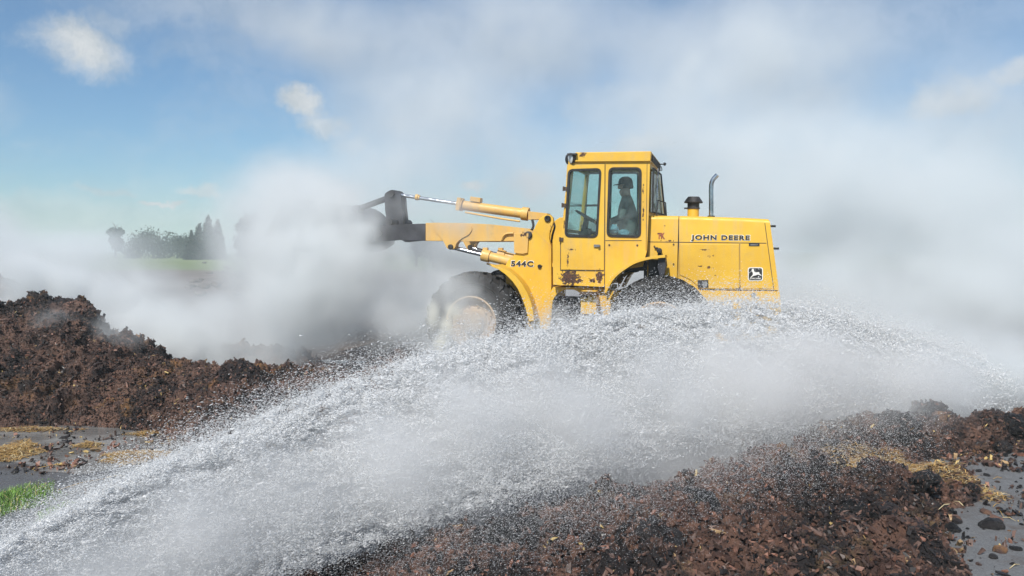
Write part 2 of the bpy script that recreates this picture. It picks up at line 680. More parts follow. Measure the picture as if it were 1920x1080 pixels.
# clumps on the ground of the field
rngc = random.Random(3)
clm = mat('dry_clod', (.10, .075, .06), .9, var=.4, scale=8, bump=.6)
cb = None
for k in range(26):
    u, v = 350 + rngc.random() * 110, 492 + rngc.random() * 62
    g = gnd(u, v)
    r = .10 + .14 * rngc.random()
    if cb is None or k % 6 == 0:
        bm = bmesh.new()
        bmesh.ops.create_icosphere(bm, subdivisions=3, radius=1)
        co = np.array([q.co[:] for q in bm.verts])
        dn = 1 + (fbm(co, 1.7, 4, 40 + k) - .5) * 1.5
        for q, s in zip(bm.verts, dn):
            q.co = Vector((q.co.x * s, q.co.y * s, q.co.z * s * .65))
        cb = bpy.data.meshes.new('dirt_clod')
        bm.to_mesh(cb)
        bm.free()
        cb.materials.append(clm)
        cb.shade_smooth()
    o = link('dirt_clod', cb)
    o.location = (g.x, g.y, r * .35)
    o.scale = (r * 1.2, r, r)
    o.rotation_euler = (0, 0, k * 1.3)
    tag(o, 'pale earth clod lying on the bare ground below the far green field', 'clod', 'earth clods on the bare ground before the field')

# ------------------------------------------------------------------ wheel loader
YAW, PIT = R(-15), R(1.0)
RW = 0.68                                    # tyre radius
RL = Matrix.Rotation(YAW, 4, 'Z') @ Matrix.Rotation(PIT, 4, 'Y')
ORG = at(1235, 618, 10.15) - (RL @ Vector((1.255, -1.12, RW)))
MW = Matrix.Translation(ORG) @ RL
MI = MW.inverted()
CAML = MI @ Vector((0, 0, CAMZ))
ML3 = MI.to_3x3()


def L(u, v, y):
    """pixel -> (x, z) on the loader's own vertical plane y"""
    d = ML3 @ pdir(u, v)
    p = CAML + d * ((y - CAML.y) / d.y)
    return (p.x, p.z)


def LX(px, y):
    return [L(u, v, y) for u, v in px]


def L3(u, v, y):
    x, z = L(u, v, y)
    return Vector((x, y, z))


loader = link('wheel_loader', None)
loader.matrix_world = MW
tag(loader, 'worn yellow articulated wheel loader with black lettering, its front end in white smoke', 'wheel loader')

YC, YH, YT = -.72, -.56, -.60      # near planes: cab side, hood side, front tower
YEL = (.68, .41, .030)


def spots(px, y):
    out = []
    for (u, v, ru, rv, thr) in px:
        x, z = L(u, v, y)
        out.append((x, z, ru / 148, rv / 148, thr))
    return out


M_hood = paint('hood_paint', YEL, spots([(1320, 468, 26, 3, .2), (1336, 479, 20, 7, .05), (1313, 499, 8, 3, .35), (1330, 501, 13, 7, .2), (1342, 516, 8, 3, .2),
                                         (1240, 441, 5, 6, .55), (1247, 423, 8, 8, .1), (1255, 452, 30, 4, .2), (1385, 548, 6, 16, .7)], YH), dust=.36)
M_cab = paint('cab_paint', (.69, .415, .034), spots([(1068, 521, 18, 14, .95), (1084, 527, 12, 7, .6), (1112, 526, 12, 8, .4), (1124, 518, 9, 14, .75), (1065, 487, 4, 22, .35), (1072, 468, 12, 3, .5),
                                               (1093, 290, 9, 8, .45), (1206, 400, 3, 26, .35), (1206, 355, 3, 14, .4), (1058, 420, 3, 22, .3)], YC), dust=.32)
M_yel = paint('machine_paint', YEL, spots([(1012, 499, 3, 3, .7), (975, 452, 14, 10, .1), (1100, 553, 18, 6, .5), (1030, 430, 4, 20, .3)], YT), dust=.35)
M_arm = paint('arm_paint', (.64, .385, .09), spots([(980, 440, 12, 12, .25)], YT), dust=.7)
M_blk = mat('black_rubber', (.016, .016, .017), .75, var=.3, scale=9, bump=.25)
M_tyre = mat('tyre_rubber', (.022, .021, .021), .8, var=.5, scale=4, bump=.5, bscale=30)
M_dark = mat('greasy_steel', (.035, .033, .034), .55, metal=.3, var=.5, scale=7, bump=.3)
M_char = mat('sooty_paint', (.022, .023, .03), .6, var=.4, scale=5, bump=.3)
M_chr = mat('chrome_rod', (.72, .73, .75), .16, metal=1, var=.05)
M_exh = mat('exhaust_chrome', (.55, .56, .58), .2, metal=1, var=.25, scale=5)
M_rim = paint('rim_paint', (.40, .27, .15), spots([(880, 600, 60, 60, .3)], -1.05), dust=.9)
M_grey = mat('grey_metal', (.23, .23, .23), .5, metal=.4, var=.25)
M_int = mat('cab_interior', (.03, .032, .035), .7, var=.2)
M_seat = mat('seat_vinyl', (.045, .05, .05), .6, var=.2)
M_let = mat('black_decal', (.02, .02, .02), .5, var=.2)
M_wht = mat('white_decal', (.72, .70, .64), .5, var=.08, scale=20)
M_red = mat('faded_red_decal', (.28, .07, .04), .7, var=.4, scale=25)
M_bolt = mat('dirty_bolt', (.09, .06, .04), .7, metal=.3)


def glass_mat():
    m = bpy.data.materials.new('tinted_glass')
    m.use_nodes = True
    t = NT(m.node_tree)
    m.node_tree.nodes.remove(m.node_tree.nodes['Principled BSDF'])
    out = m.node_tree.nodes['Material Output']
    tr = t.n('ShaderNodeBsdfTransparent')
    tr.inputs[0].default_value = (.84, .94, .93, 1)
    gl = t.n('ShaderNodeBsdfGlossy')
    gl.inputs['Roughness'].default_value = .03
    df = t.n('ShaderNodeBsdfDiffuse')
    df.inputs[0].default_value = (.45, .5, .5, 1)
    tc = t.n('ShaderNodeTexCoord').outputs['Object']
    dirt = t.mr(t.noise(tc, 4, 6, .7), .35, .8, .02, .14)
    fr = t.n('ShaderNodeFresnel')
    fr.inputs[0].default_value = 1.45
    a = t.n('ShaderNodeMixShader')
    t.set(a.inputs[0], dirt)
    t.set(a.inputs[1], tr)
    t.set(a.inputs[2], df)
    b = t.n('ShaderNodeMixShader')
    t.set(b.inputs[0], t.m('MULTIPLY', fr, .45))
    t.set(b.inputs[1], a)
    t.set(b.inputs[2], gl)
    t.set(out.inputs[0], b)
    return m


M_gls = glass_mat()

# ---- wheels
def make_wheel(u, v):
    """front and rear wheel share one mesh pair; local origin at hub, axis y, outer face towards -y"""
    t = MB()
    wd = .42
    prof = [(.335, -.17), (.36, -.20), (.45, -.225), (.56, -.222), (.625, -.20), (.645, -.16), (.65, 0), (.645, .16), (.625, .20), (.56, .222), (.45, .225), (.36, .20), (.335, .17)]
    t.lathe(prof, (0, 0, 0), (0, 1, 0), 72)
    for r in (.47, .52):
        t.lathe([(r, -.228), (r + .008, -.232), (r + .016, -.228)], (0, 0, 0), (0, 1, 0), 72)
    n = 22
    for k in range(n):
        for s in (-1, 1):
            a = 2 * math.pi * (k + (.5 if s > 0 else 0)) / n
            # a slanting lug running from the shoulder to the centre line
            pts = []
            for (q, da, rr) in ((-1.0, 0.0, .60), (-.93, .0, .655), (-.5, .06, .68), (0.12, .16, .682)):
                pts.append((q, da, rr))
            prev = None
            for (q, da, rr) in pts:
                aa = a + da
                hw = .031
                y = q * .222 * -s
                ring = []
                for (da2, r2) in ((-hw / rr, rr - .055), (-hw * .8 / rr, rr), (hw * .8 / rr, rr), (hw / rr, rr - .055)):
                    ring.append(t.bm.verts.new((math.cos(aa + da2) * r2, y, math.sin(aa + da2) * r2)))
                if prev:
                    for i in range(3):
                        t.face([prev[i], prev[i + 1], ring[i + 1], ring[i]])
                else:
                    t.face(ring)
                prev = ring
            t.face(prev[::-1])
    tm = t
    r = MB()
    r.lathe([(.30, .15), (.345, .19), (.352, .17), (.335, .0), (.335, -.17), (.352, -.185), (.355, -.20), (.335, -.205), (.315, -.185), (.305, -.13), (.29, -.10),
             (.20, -.085), (.17, -.10), (.15, -.125), (.145, -.16), (.10, -.17), (.0, -.172)], (0, 0, 0), (0, 1, 0), 64)
    for k in range(10):
        a = 2 * math.pi * k / 10
        r.cyl((math.cos(a) * .215, -.085, math.sin(a) * .215), (math.cos(a) * .215, -.115, math.sin(a) * .215), .016, seg=6)
    for k in range(6):
        a = 2 * math.pi * k / 6 + .3
        r.cyl((math.cos(a) * .12, -.16, math.sin(a) * .12), (math.cos(a) * .12, -.18, math.sin(a) * .12), .011, seg=6)
    r.tube([(.26, -.10, .08), (.25, -.15, .09)], .008, 6)
    wh = link('wheel', None, loader)
    a = tm.build('tyre', M_tyre, wh, bevel=0)
    b = r.build('rim', M_rim, wh)
    return wh, a, b


xr, zr = L(1235, 618, -1.12)
xf, zf = L(882, 604, -1.12)
wh0, ty0, rm0 = make_wheel(0, 0)
k = 0
for (x, z) in ((xf, zf), (xr, zr)):
    for sy in (-1, 1):
        if k == 0:
            wh = wh0
        else:
            wh = wh0.copy()
            col.objects.link(wh)
            for q in (ty0, rm0):
                c = q.copy()
                col.objects.link(c)
                c.parent = wh
        wh.parent = loader
        wh.location = (x, sy * .90, z)
        wh.rotation_euler = (0, .37 * k, 0) if sy < 0 else (0, .4 * k, math.pi)
        k += 1

# ---- axles and chassis
b = MB()
for x, z in ((xf, zf), (xr, zr)):
    b.lathe([(.12, -.78), (.13, -.77), (.13, -.3), (.24, -.2), (.28, 0), (.24, .2), (.13, .3), (.13, .77), (.12, .78)], (x, 0, z), (0, 1, 0), 24)
build_islands(b, 'axle', M_dark, loader)

# rear frame rail under hood (counterweight at the tail)
b = MB()
cw = rrect(LX([(1150, 546), (1310, 545), (1462, 547), (1466, 610), (1440, 640), (1300, 640), (1290, 600), (1150, 600)], YH - .03), .03)
b.prism(cw, YH - .03, -YH + .03)
b.prism(LX([(1386, 548), (1388, 548), (1389, 612), (1387, 612)], YH - .034), YH - .034, YH)
b.build('rear_frame', M_yel, loader, bevel=.012)
b = MB()
c = L3(1413, 553, YH - .034)
b.lathe([(.032, .03), (.032, -.006), (.022, -.008), (.020, .0), (0, .0)], c, (0, 1, 0), 20)
b.build('tow_socket', M_grey, loader)

# middle frame with arch over the articulation
b = MB()
arch = [(1037, 538), (1135, 541), (1160, 548), (1158, 602), (1120, 604), (1098, 604)]
arch += [(1067 + 32 * math.cos(a), 574 - 32 * math.sin(a)) for a in [math.radians(q) for q in range(0, 181, 15)]]
arch += [(1033, 600), (1033, 545)]
b.prism(LX(arch, YT), YT, YT + .04)
b.prism(LX([(1037, 538), (1135, 539.5), (1135, 544), (1037, 543)], YT), YT + .04, -YT)
b.prism(LX([(1100, 544), (1135, 544), (1150, 600), (1104, 600)], YT), YT + .04, -YT)
b.build('centre_frame', M_yel, loader, bevel=.005)
b = MB()
b.box(L3(1067, 580, -.1), (.5, .7, .34))
b.cyl(L3(1067, 560, -.1), L3(1067, 610, -.1) , .11)
b.tube([L3(1050, 556, -.5), L3(1062, 575, -.54), L3(1085, 570, -.5), L3(1096, 590, -.45)], .02)
b.tube([L3(1046, 566, -.45), L3(1062, 592, -.5), L3(1085, 590, -.47)], .018)
b.build('articulation_joint', M_dark, loader, bevel=.01)

# step box under the cab
b = MB()
sp = LX([(1089, 545), (1118, 545), (1118, 600), (1089, 600)], -.82)
b.prism(rrect(sp, .02), -.82, -.6)
b.build('step_box', M_yel, loader, bevel=.006)
b = MB()
b.box(L3(1104, 549, -.83) , (.22, .05, .035))
b.box(L3(1104, 552, -.86), (.24, .12, .015))
b.box(L3(1104, 590, -.86), (.24, .12, .015))
build_islands(b, 'step', M_bolt, loader, .004)

# ---- hood
hood_px = [(1216, 404), (1300, 405), (1400, 408.5), (1443, 411), (1461, 547), (1310, 545), (1300, 545), (1216, 545)]
hp = LX(hood_px, YH)
xh0, zh0 = hp[0]
xs1 = L(1272.5, 420, YH)[0]
RR = .055


def hood_section(x, ztop, zbot):
    ys = []
    for s, rng_ in ((-1, range(0, 7)), (1, range(6, -1, -1))):
        for q in rng_:
            a = math.radians(15 * q)
            ys.append((s * (-YH - RR + RR * math.cos(a)), ztop - RR + RR * math.sin(a)))
    return [(-(-YH), zbot)] + ys + [(-YH, zbot)]


def topz(x):
    pts = hp[:4]
    for (x0, z0), (x1, z1) in zip(pts, pts[1:]):
        if x <= x1 or (x1, z1) == pts[-1]:
            return z0 + (z1 - z0) * (x - x0) / (x1 - x0)


b = MB()
zb = hp[-1][1]


def rear_x(z):
    (xa, za), (xb, zb_) = hp[3], hp[4]
    return xa + (xb - xa) * (z - za) / (zb_ - za)


xs = [hp[0][0], xs1 - .004, xs1 + .004, L(1350, 410, YH)[0], L(1400, 410, YH)[0]]
segs = [(hp[0][0], xs1 - .005), (xs1 + .005, None)]
for (x0, x1) in segs:
    stations = [x0] + [x0 + (( x1 if x1 else hp[3][0] - .05) - x0) * q / 4 for q in range(1, 5)]
    rings = []
    for x in stations:
        rings.append([b.bm.verts.new((x, y, z)) for y, z in hood_section(x, topz(x), zb)])
    if x1 is None:
        sec = hood_section(0, topz(hp[3][0]), zb)
        rings.append([b.bm.verts.new((rear_x(z) - .012 * (1 if z > topz(hp[3][0]) - .02 else 0), y, z)) for y, z in sec])
    for A, B in zip(rings, rings[1:]):
        for q in range(len(A) - 1):
            b.face([A[q], A[q + 1], B[q + 1], B[q]])
        b.face([A[-1], A[0], B[0], B[-1]])
    b.face(rings[0][::-1])
    b.face(rings[-1])
hood = b.build('hood', M_hood, loader, bevel=0)

# hood seams: thin dark recess lines and raised door panels
b = MB()


def seam(mb, a, c, y, w=.004, d=.0025):
    p, q = L(*a, y), L(*c, y)
    p, q = Vector(p), Vector(q)
    n = Vector((-(q - p).y, (q - p).x)).normalized() * w / 2
    mb.prism([tuple(p - n), tuple(q - n), tuple(q + n), tuple(p + n)], y - d, y + .01)


seam(b, (1216, 453.5), (1437, 456), YH, .009)
seam(b, (1272.5, 412), (1273, 520), YH, .008)
seam(b, (1387, 457), (1387.5, 543), YH, .007)
seam(b, (1434, 418), (1451, 544), YH, .008)
seam(b, (1310, 543), (1458, 545), YH, .012)
b.build('panel_seam', M_char, hood)
b = MB()
b.prism(LX([(1275, 457.5), (1385, 458.5), (1385.5, 541), (1316, 541), (1306, 534), (1294, 524), (1275, 515)], YH), YH - .012, YH + .02)
ap = b.build('access_panel', M_hood, hood, bevel=.004)
b = MB()
b.prism(rrect(LX([(1390, 459), (1436, 459.5), (1447, 541.5), (1390.5, 541)], YH), .02), YH - .009, YH + .02)
b.build('side_grille_cover', M_hood, hood, bevel=.004)
# latch box
b = MB()
b.prism(LX([(1308, 525), (1328, 525), (1328.5, 539), (1308.5, 539)], YH), YH - .022, YH)
b.mi = 1
b.prism(LX([(1317, 528), (1326, 528), (1326, 537), (1317, 537)], YH), YH - .028, YH - .02)
b.prism(LX([(1310.5, 531), (1313, 531), (1313, 533.5), (1310.5, 533.5)], YH), YH - .026, YH - .02)
b.build('latch', [M_dark, M_grey], hood, bevel=.002)
b = MB()
b.prism(rrect(LX([(1404, 456), (1424, 456), (1424, 461.5), (1404, 461.5)], YH), .006), YH - .014, YH)
b.mi = 1
b.prism(LX([(1407, 458), (1421, 458), (1421, 460), (1407, 460)], YH), YH - .016, YH - .01)
b.build('name_plate', [M_let, M_grey], hood)
# bolts
b = MB()
for (u, v) in ((1263, 458), (1263, 495), (1227, 462), (1263, 540)):
    c = L3(u, v, YH)
    b.cyl(c + Vector((0, .01, 0)), c - Vector((0, .012, 0)), .011, seg=8)
build_islands(b, 'hood_bolt', M_bolt, hood)
b = MB()
c = L3(1237, 470, YH)
b.lathe([(.028, -.02), (.036, -.06), (.036, -.09), (.02, -.10), (0, -.10)], c, (0, 1, 0), 16)
b.box(c + Vector((.0, -.03, -.045)), (.045, .05, .11))
b.box(c + Vector((-.045, -.02, .035)), (.05, .02, .02))
b.build('fuel_cap', M_blk, hood, bevel=.006)
b = MB()
for (u, v) in ((1447, 424), (1453, 466)):
    c = L3(u, v, YH + .06)
    b.cyl(c - Vector((.03, 0, 0)), c + Vector((.05, 0, 0)), .014, seg=8)
build_islands(b, 'bumper_stop', M_blk, hood)


def text_obj(name, body, p0, p1, height, y, mats, parent, offset=.0, depth=.002, space=1.0, fallback_w=None):
    cu = bpy.data.curves.new(name, 'FONT')
    cu.body = body
    cu.size = 1
    cu.extrude = .01
    cu.offset = offset
    cu.space_character = space
    cu.resolution_u = 4
    o = bpy.data.objects.new(name, cu)
    col.objects.link(o)
    bpy.context.view_layer.update()
    me = bpy.data.meshes.new_from_object(o.evaluated_get(bpy.context.evaluated_depsgraph_get()))
    bpy.data.objects.remove(o)
    co = np.empty(len(me.vertices) * 3, dtype=np.float32)
    me.vertices.foreach_get('co', co)
    co = co.reshape(-1, 3)
    mn, mx = co.min(0), co.max(0)
    q = (co - mn) / (mx - mn)
    p0, p1 = Vector(p0), Vector(p1)
    ax = (p1 - p0)
    up = Vector((-ax.y, ax.x)).normalized()
    out = np.empty_like(co)
    out[:, 0] = p0.x + q[:, 0] * ax.x + q[:, 1] * height * up.x
    out[:, 2] = p0.y + q[:, 0] * ax.y + q[:, 1] * height * up.y
    out[:, 1] = y - q[:, 2] * depth
    me.vertices.foreach_set('co', out.ravel())
    me.materials.clear()
    me.materials.append(mats)
    me.update()
    me.name = name
    return link(name, me, parent)


# lettering: white outline slightly behind the black face
text_obj('lettering', 'JOHN DEERE', L(1294.2, 453.4, YH), L(1406.8, 454.4, YH), .096, YH - .001, M_wht, hood, offset=.06, depth=.003, space=1.18)
text_obj('lettering', 'JOHN DEERE', L(1295.6, 452.2, YH), L(1405.6, 453.2, YH), .082, YH - .0035, M_let, hood, offset=.04, depth=.003, space=1.2)
text_obj('stencil', 'TK', L(1232.5, 448.5, YH), L(1247, 448.5, YH), .085, YH - .001, M_red, hood, offset=.05, depth=.002)

# emblem
def norm_rect(pts, u0, v0, u1, v1, y):
    return [L(u0 + (u1 - u0) * a / 100, v0 + (v1 - v0) * b_ / 100, y) for a, b_ in pts]


E_ = (1402.2, 501.2, 1430.5, 526.5)
b = MB()
yy = YH - .010
b.prism(rrect(norm_rect([(0, 0), (100, 0), (100, 100), (0, 100)], *E_, YH), .03), yy - .003, yy)
b.mi = 1
b.prism(rrect(norm_rect([(6, 6), (94, 6), (94, 94), (6, 94)], *E_, YH), .024), yy - .006, yy - .002)
b.mi = 0
deer = [(22, 26), (27, 22), (26, 14), (30, 8), (32, 13), (36, 7), (37, 15), (41, 12), (40, 22), (42, 30), (48, 36), (60, 37), (70, 34), (76, 38), (76, 46), (90, 58), (89, 63), (72, 55), (62, 54), (50, 60), (38, 62), (20, 76), (15, 75), (30, 60), (34, 50), (32, 40), (28, 31)]
b.prism(norm_rect(deer, *E_, YH), yy - .009, yy - .005)
b.build('emblem', [M_wht, M_let], hood)
text_obj('emblem_lettering', 'JOHN DEERE', norm_rect([(14, 90)], *E_, YH)[0], norm_rect([(86, 90)], *E_, YH)[0], .022, yy - .006, M_wht, hood, offset=.02, depth=.003)

# air intake, exhaust
b = MB()
ci = L3(1299.5, 406, -.05)
rb = (1311 - 1288) / 2 / 145
zt = L(1299, 392, -.05)[1]
b.cyl((ci.x, -.05, ci.z - .05), (ci.x, -.05, zt), rb * .98, seg=24)
ai = b.build('air_intake', M_yel, loader)
b = MB()
z1, z2, z3 = L(1299, 380, -.05)[1], L(1299, 374, -.05)[1], L(1299, 369, -.05)[1]
b.lathe([(rb * .95, zt - ci.z), (rb * 1.12, zt - ci.z + .003), (rb * 1.12, zt - ci.z + .02), (rb * 1.0, zt - ci.z + .025), (rb * 1.02, z1 - ci.z), (rb * 1.55, z1 - ci.z - .005), (rb * 1.6, z1 - ci.z + .008),
         (rb * 1.3, z2 - ci.z), (rb * .95, z3 - ci.z), (0, z3 - ci.z + .004)], (ci.x, -.05, ci.z), (0, 0, 1), 28)
b.box((ci.x - rb * 1.25, -.05, zt + .01), (.05, .03, .02))
b.build('rain_cap', M_dark, ai)
b = MB()
ye = .0
pts = [L3(1333.5, 412, ye), L3(1333.5, 380, ye), L3(1333.5, 352, ye), L3(1334.2, 344, ye), L3(1337, 337, ye), L3(1341.5, 331.5, ye), L3(1345, 328, ye)]
b.tube(smooth_path(pts, 4), 4.6 / 145, 20, caps=False)
b.build('exhaust_pipe', M_exh, loader)
b = MB()
b.cyl(L3(1333.5, 409, ye) , L3(1333.5, 404.5, ye), .05, seg=20)
b.build('exhaust_collar', M_dark, loader)

# ---- cab
cab_out = LX([(1066, 300), (1219, 300), (1216, 404), (1213, 470), (1205, 500), (1168, 505), (1146, 527), (1134, 548), (1133, 538), (1037, 534), (1036, 450), (1042, 444), (1053, 435)], YC)
w_door = rrect(LX([(1066, 318), (1127.5, 316), (1120.5, 445), (1059.5, 443.5)], YC), .07)
w_side = rrect(LX([(1142, 314.5), (1202.5, 314.5), (1201, 445), (1138, 443.5)], YC), .07)
cab = link('cab', None, loader)
b = MB()
b.prism(cab_out, YC, YC + .05, [w_door, w_side])
b.build('side_wall', M_cab, cab, bevel=.006)
f_door = rrect(LX([(1101, 324), (1140, 323), (1133, 437), (1094, 437)], -YC), .06)
f_side = rrect(LX([(1145, 323), (1198, 323), (1197, 438), (1142, 438)], -YC), .06)
b = MB()
b.prism(cab_out, -YC - .05, -YC, [f_door, f_side])
b.build('side_wall', M_cab, cab, bevel=.006)
# front and rear walls in the plane of their leaning edges
def cross_wall(name, pa, pb, holes, thick, mtl, parent, ytop=-YC, bevel=.004):
    """wall across the cab between two side-view points; outline and holes as (y, s) with s from top 0 to bottom 1"""
    A, B = Vector(L(*pa, YC)), Vector(L(*pb, YC))
    d = B - A
    n = Vector((d.y, -d.x)).normalized() * thick

    def fn(y, s, t):
        p = A + d * s + (n if t else Vector((0, 0)))
        return Vector((p.x, y, p.y))
    m = MB()
    yi = -YC - .05
    m.plate([(-yi, 0), (yi, 0), (yi, 1), (-yi, 1)], holes, fn)
    return m, fn


def ph(y0, s0, y1, s1, r=.0):
    return [(y0, s0), (y1, s0), (y1, s1), (y0, s1)]


m, fnf = cross_wall('w', (1067, 301), (1053, 435), [ph(-.58, .08, .58, .95)], -.05, M_cab, cab)
m.build('front_wall', M_cab, cab, bevel=.004)
m, _ = cross_wall('w', (1053, 436), (1037, 534), [], -.05, M_cab, cab)
m.build('cowl', M_cab, cab, bevel=.004)
m, fnr = cross_wall('w', (1217, 301), (1214, 404), [ph(-.60, .12, .36, .93)], .05, M_cab, cab)
m.bm.free()
fnr0 = fnr


def fnr(y, q, t):
    # the rear wall runs back towards the far corner
    return fnr0(y, q, t) + Vector(((.02 + .12 * q) * (y + .67) / 1.34, 0, 0))


m = MB()
m.plate([(-.67, 0), (.67, 0), (.67, 1), (-.67, 1)], [ph(-.60, .12, .36, .93)], fnr)
m.build('rear_wall', M_cab, cab, bevel=.004)
b = MB()
b.prism(LX([(1205, 404), (1214, 404), (1212, 500), (1203, 500)], YC), -.67, .67)
b.build('rear_bulkhead', M_dark, cab)
b = MB()
b.prism(LX([(1040, 500), (1205, 500), (1205, 508), (1040, 508)], YC), -.67, .67)
b.build('cab_floor', M_int, cab)
# windscreen / rear window panes and gaskets
def fpane(fn, y0, s0, y1, s1, t):
    m = MB()
    m.plate(ph(y0, s0, y1, s1), [], lambda a, c, k: fn(a, c, 0) + Vector((.02 + .006 * k, 0, 0)))
    return m


b = fpane(fnf, -.58, .08, .58, .95, 0)
b.build('windscreen', M_gls, cab, smooth=0)
b = MB()
b.plate(ph(-.6, .12, .36, .93), [], lambda a, c, k: fnr(a, c, 0) + Vector((.02 + .006 * k, 0, 0)))
b.build('rear_window', M_gls, cab, smooth=0)
b = MB()
b.plate([(-.61, .11), (.37, .11), (.37, .94), (-.61, .94)], [ph(-.58, .135, .34, .915)], lambda a, c, k: fnr(a, c, 0) + Vector((.056 if k else -.004 + .04, 0, 0)))
b.build('rear_window_gasket', M_blk, cab)


def gasket(hole, wi, y, out=.012):
    c = sum((Vector(p) for p in hole), Vector((0, 0))) / len(hole)
    m = MB()

    def off(k):
        res = []
        n = len(hole)
        for i in range(n):
            a, b_, c_ = Vector(hole[i - 1]), Vector(hole[i]), Vector(hole[(i + 1) % n])
            tdir = (c_ - a).normalized()
            nrm = Vector((tdir.y, -tdir.x))
            if (b_ + nrm * .01 - c).length < (b_ - c).length:
                nrm = -nrm
            res.append(tuple(b_ + nrm * k))
        return res
    m.plate(off(.006), [off(-wi)], lambda a, z, k: Vector((a, y - out if k == 0 else y + .035, z)))
    return m, off(-wi + .004)


def window(hole, y, parent):
    g, inner = gasket(hole, .024, y)
    wf = g.build('window_frame', M_blk, parent)
    m = MB()
    m.prism(inner, y + .008, y + .014)
    m.build('window_pane', M_gls, parent, smooth=0)
    return wf


window(w_side, YC, cab)
window(f_side, -YC - .03, cab)
window(f_door, -YC - .03, cab)
# guard bar at the far window
b = MB()
b.tube([L3(1066, 386, .60), L3(1122, 385, .60)], .016, 8)
b.build('grab_bar', M_blk, cab)

# door: skin panel proud of the cab side
b = MB()
d_out = LX([(1063.5, 309), (1134, 307.5), (1132.5, 506.5), (1052, 505.5), (1052, 452), (1056, 440)], YC)
b.prism(d_out, YC - .012, YC - .001, [w_door])
door = b.build('door', M_cab, loader, bevel=.003)
window(w_door, YC - .012, door)
b = MB()
seam(b, (1134.6, 308), (1133.6, 546), YC - .001, .009, .004)
seam(b, (1051.0, 453), (1051.0, 507), YC - .001, .008, .004)
seam(b, (1051, 507), (1132, 508), YC - .001, .008, .004)
b.build('door_gap', M_char, door)
b = MB()
c = L3(1122, 461, YC - .012)
b.box(c + Vector((-.02, -.012, 0)), (.08, .02, .035))
b.cyl(c + Vector((.01, 0, .0)), c + Vector((.01, -.045, 0)), .017, seg=12)
b.build('handle', M_grey, door, bevel=.003)
b = MB()
for v in (354, 385, 449):
    c = L3(1063 - (v - 310) * .07, v, YC - .015)
    b.box(c, (.045, .03, .05))
    b.cyl(c + Vector((-.02, -.02, -.03)), c + Vector((-.02, -.02, .03)), .013, seg=8)
b.build('hinge', M_bolt, door, bevel=.002)
# lower rear panel of cab
b = MB()
seam(b, (1135, 451), (1203, 451), YC - .001, .007, .003)
seam(b, (1213.3, 306), (1211.5, 470), YC - .001, .006, .003)
seam(b, (1066, 309), (1134, 306.8), YC - .001, .007, .003)
b.build('panel_seam', M_char, cab)
b = MB()
for (u, v) in ((1142.5, 459.5), (1195, 460)):
    c = L3(u, v, YC)
    b.cyl(c, c - Vector((0, .008, 0)), .013, seg=10)
build_islands(b, 'panel_bolt', M_bolt, cab)

# roof
b = MB()
rf = LX([(1071, 303.5), (1074, 290), (1080, 285.5), (1221, 283.5), (1219.5, 302.5), (1215, 302.5)], YC - .035)
b.prism(rf, YC - .035, -YC + .035)
roof = b.build('cab_roof', M_cab, loader, bevel=.010)
x0, z0 = L(1221, 286, YC - .035)
x1, z1 = L(1219.5, 301, YC - .035)
b = MB()
b.box(((x0 + x1) / 2 + .004, 0, (z0 + z1) / 2), (.012, 1.30, (z0 - z1) * .8))
for k in range(6):
    b.box(((x0 + x1) / 2 + .012, 0, z1 + (z0 - z1) * (.2 + .12 * k)), (.012, 1.26, .006))
b.build('roof_vent', M_dark, roof)
# work light at front near corner
b = MB()
c = L3(1070, 297, YC - .02)
dr = Vector((-.75, -.62, -.12)).normalized()
b.lathe([(0, -.10), (.05, -.09), (.068, -.03), (.074, .0), (.068, .008)], c, dr, 24)
b.box(c + Vector((.03, 0, .05)), (.13, .16, .02))
wl = b.build('work_light', M_dark, roof, bevel=.002)
b = MB()
b.lathe([(.068, .004), (.05, .014), (0, .02)], c, dr, 24)
b.build('work_light_lens', mat('lamp_lens', (.55, .6, .62), .15, var=.1), roof)
c2 = L3(1064, 299, .62)
b = MB()
b.lathe([(0, -.10), (.05, -.09), (.068, -.03), (.074, .0), (.05, .014), (0, .02)], c2, dr, 20)
b.build('work_light', M_dark, roof)
# rear lamp arm and wires
b = MB()
c = L3(1233, 308, .4)
b.tube([c + Vector((-.15, 0, 0)), c + Vector((0, 0, 0)), c + Vector((.08, 0, .0))], .008, 6)
b.lathe([(0, 0), (.022, .005), (.024, .03), (0, .045)], c + Vector((.08, 0, 0)), (1, 0, .1), 12)
b.tube(smooth_path([c + Vector((-.10, 0, -.01)), c + Vector((-.02, 0, -.07)), c + Vector((.06, 0, -.09)), c + Vector((.05, 0, -.03))], 5), .006, 6)
b.build('rear_lamp', M_blk, roof)
# mirror arm / wiper seen in the rear window
b = MB()
b.tube([fnr(-.25, .08, 0) + Vector((.07, 0, 0)), fnr(-.45, .65, 0) + Vector((.075, 0, 0))], .008, 6)
b.tube([fnr(-.45, .3, 0) + Vector((.075, 0, 0)), fnr(-.46, .85, 0) + Vector((.075, 0, 0))], .006, 6)
build_islands(b, 'wiper', M_exh, cab)
b = MB()
b.tube([fnr(-.55, .98, 0) + Vector((.09, 0, 0)), fnr(-.5, .7, 0) + Vector((.1, 0, 0)), fnr(.15, .7, 0) + Vector((.1, 0, 0)), fnr(.2, .98, 0) + Vector((.09, 0, 0))], .009, 6)
b.build('grab_rail', M_blk, cab)

# dark gap strip between cab and hood
b = MB()
b.prism(LX([(1207, 404), (1217, 404), (1217, 548), (1207, 548)], YH + .02), YH + .02, -YH - .02)
b.build('engine_bulkhead', M_char, loader)

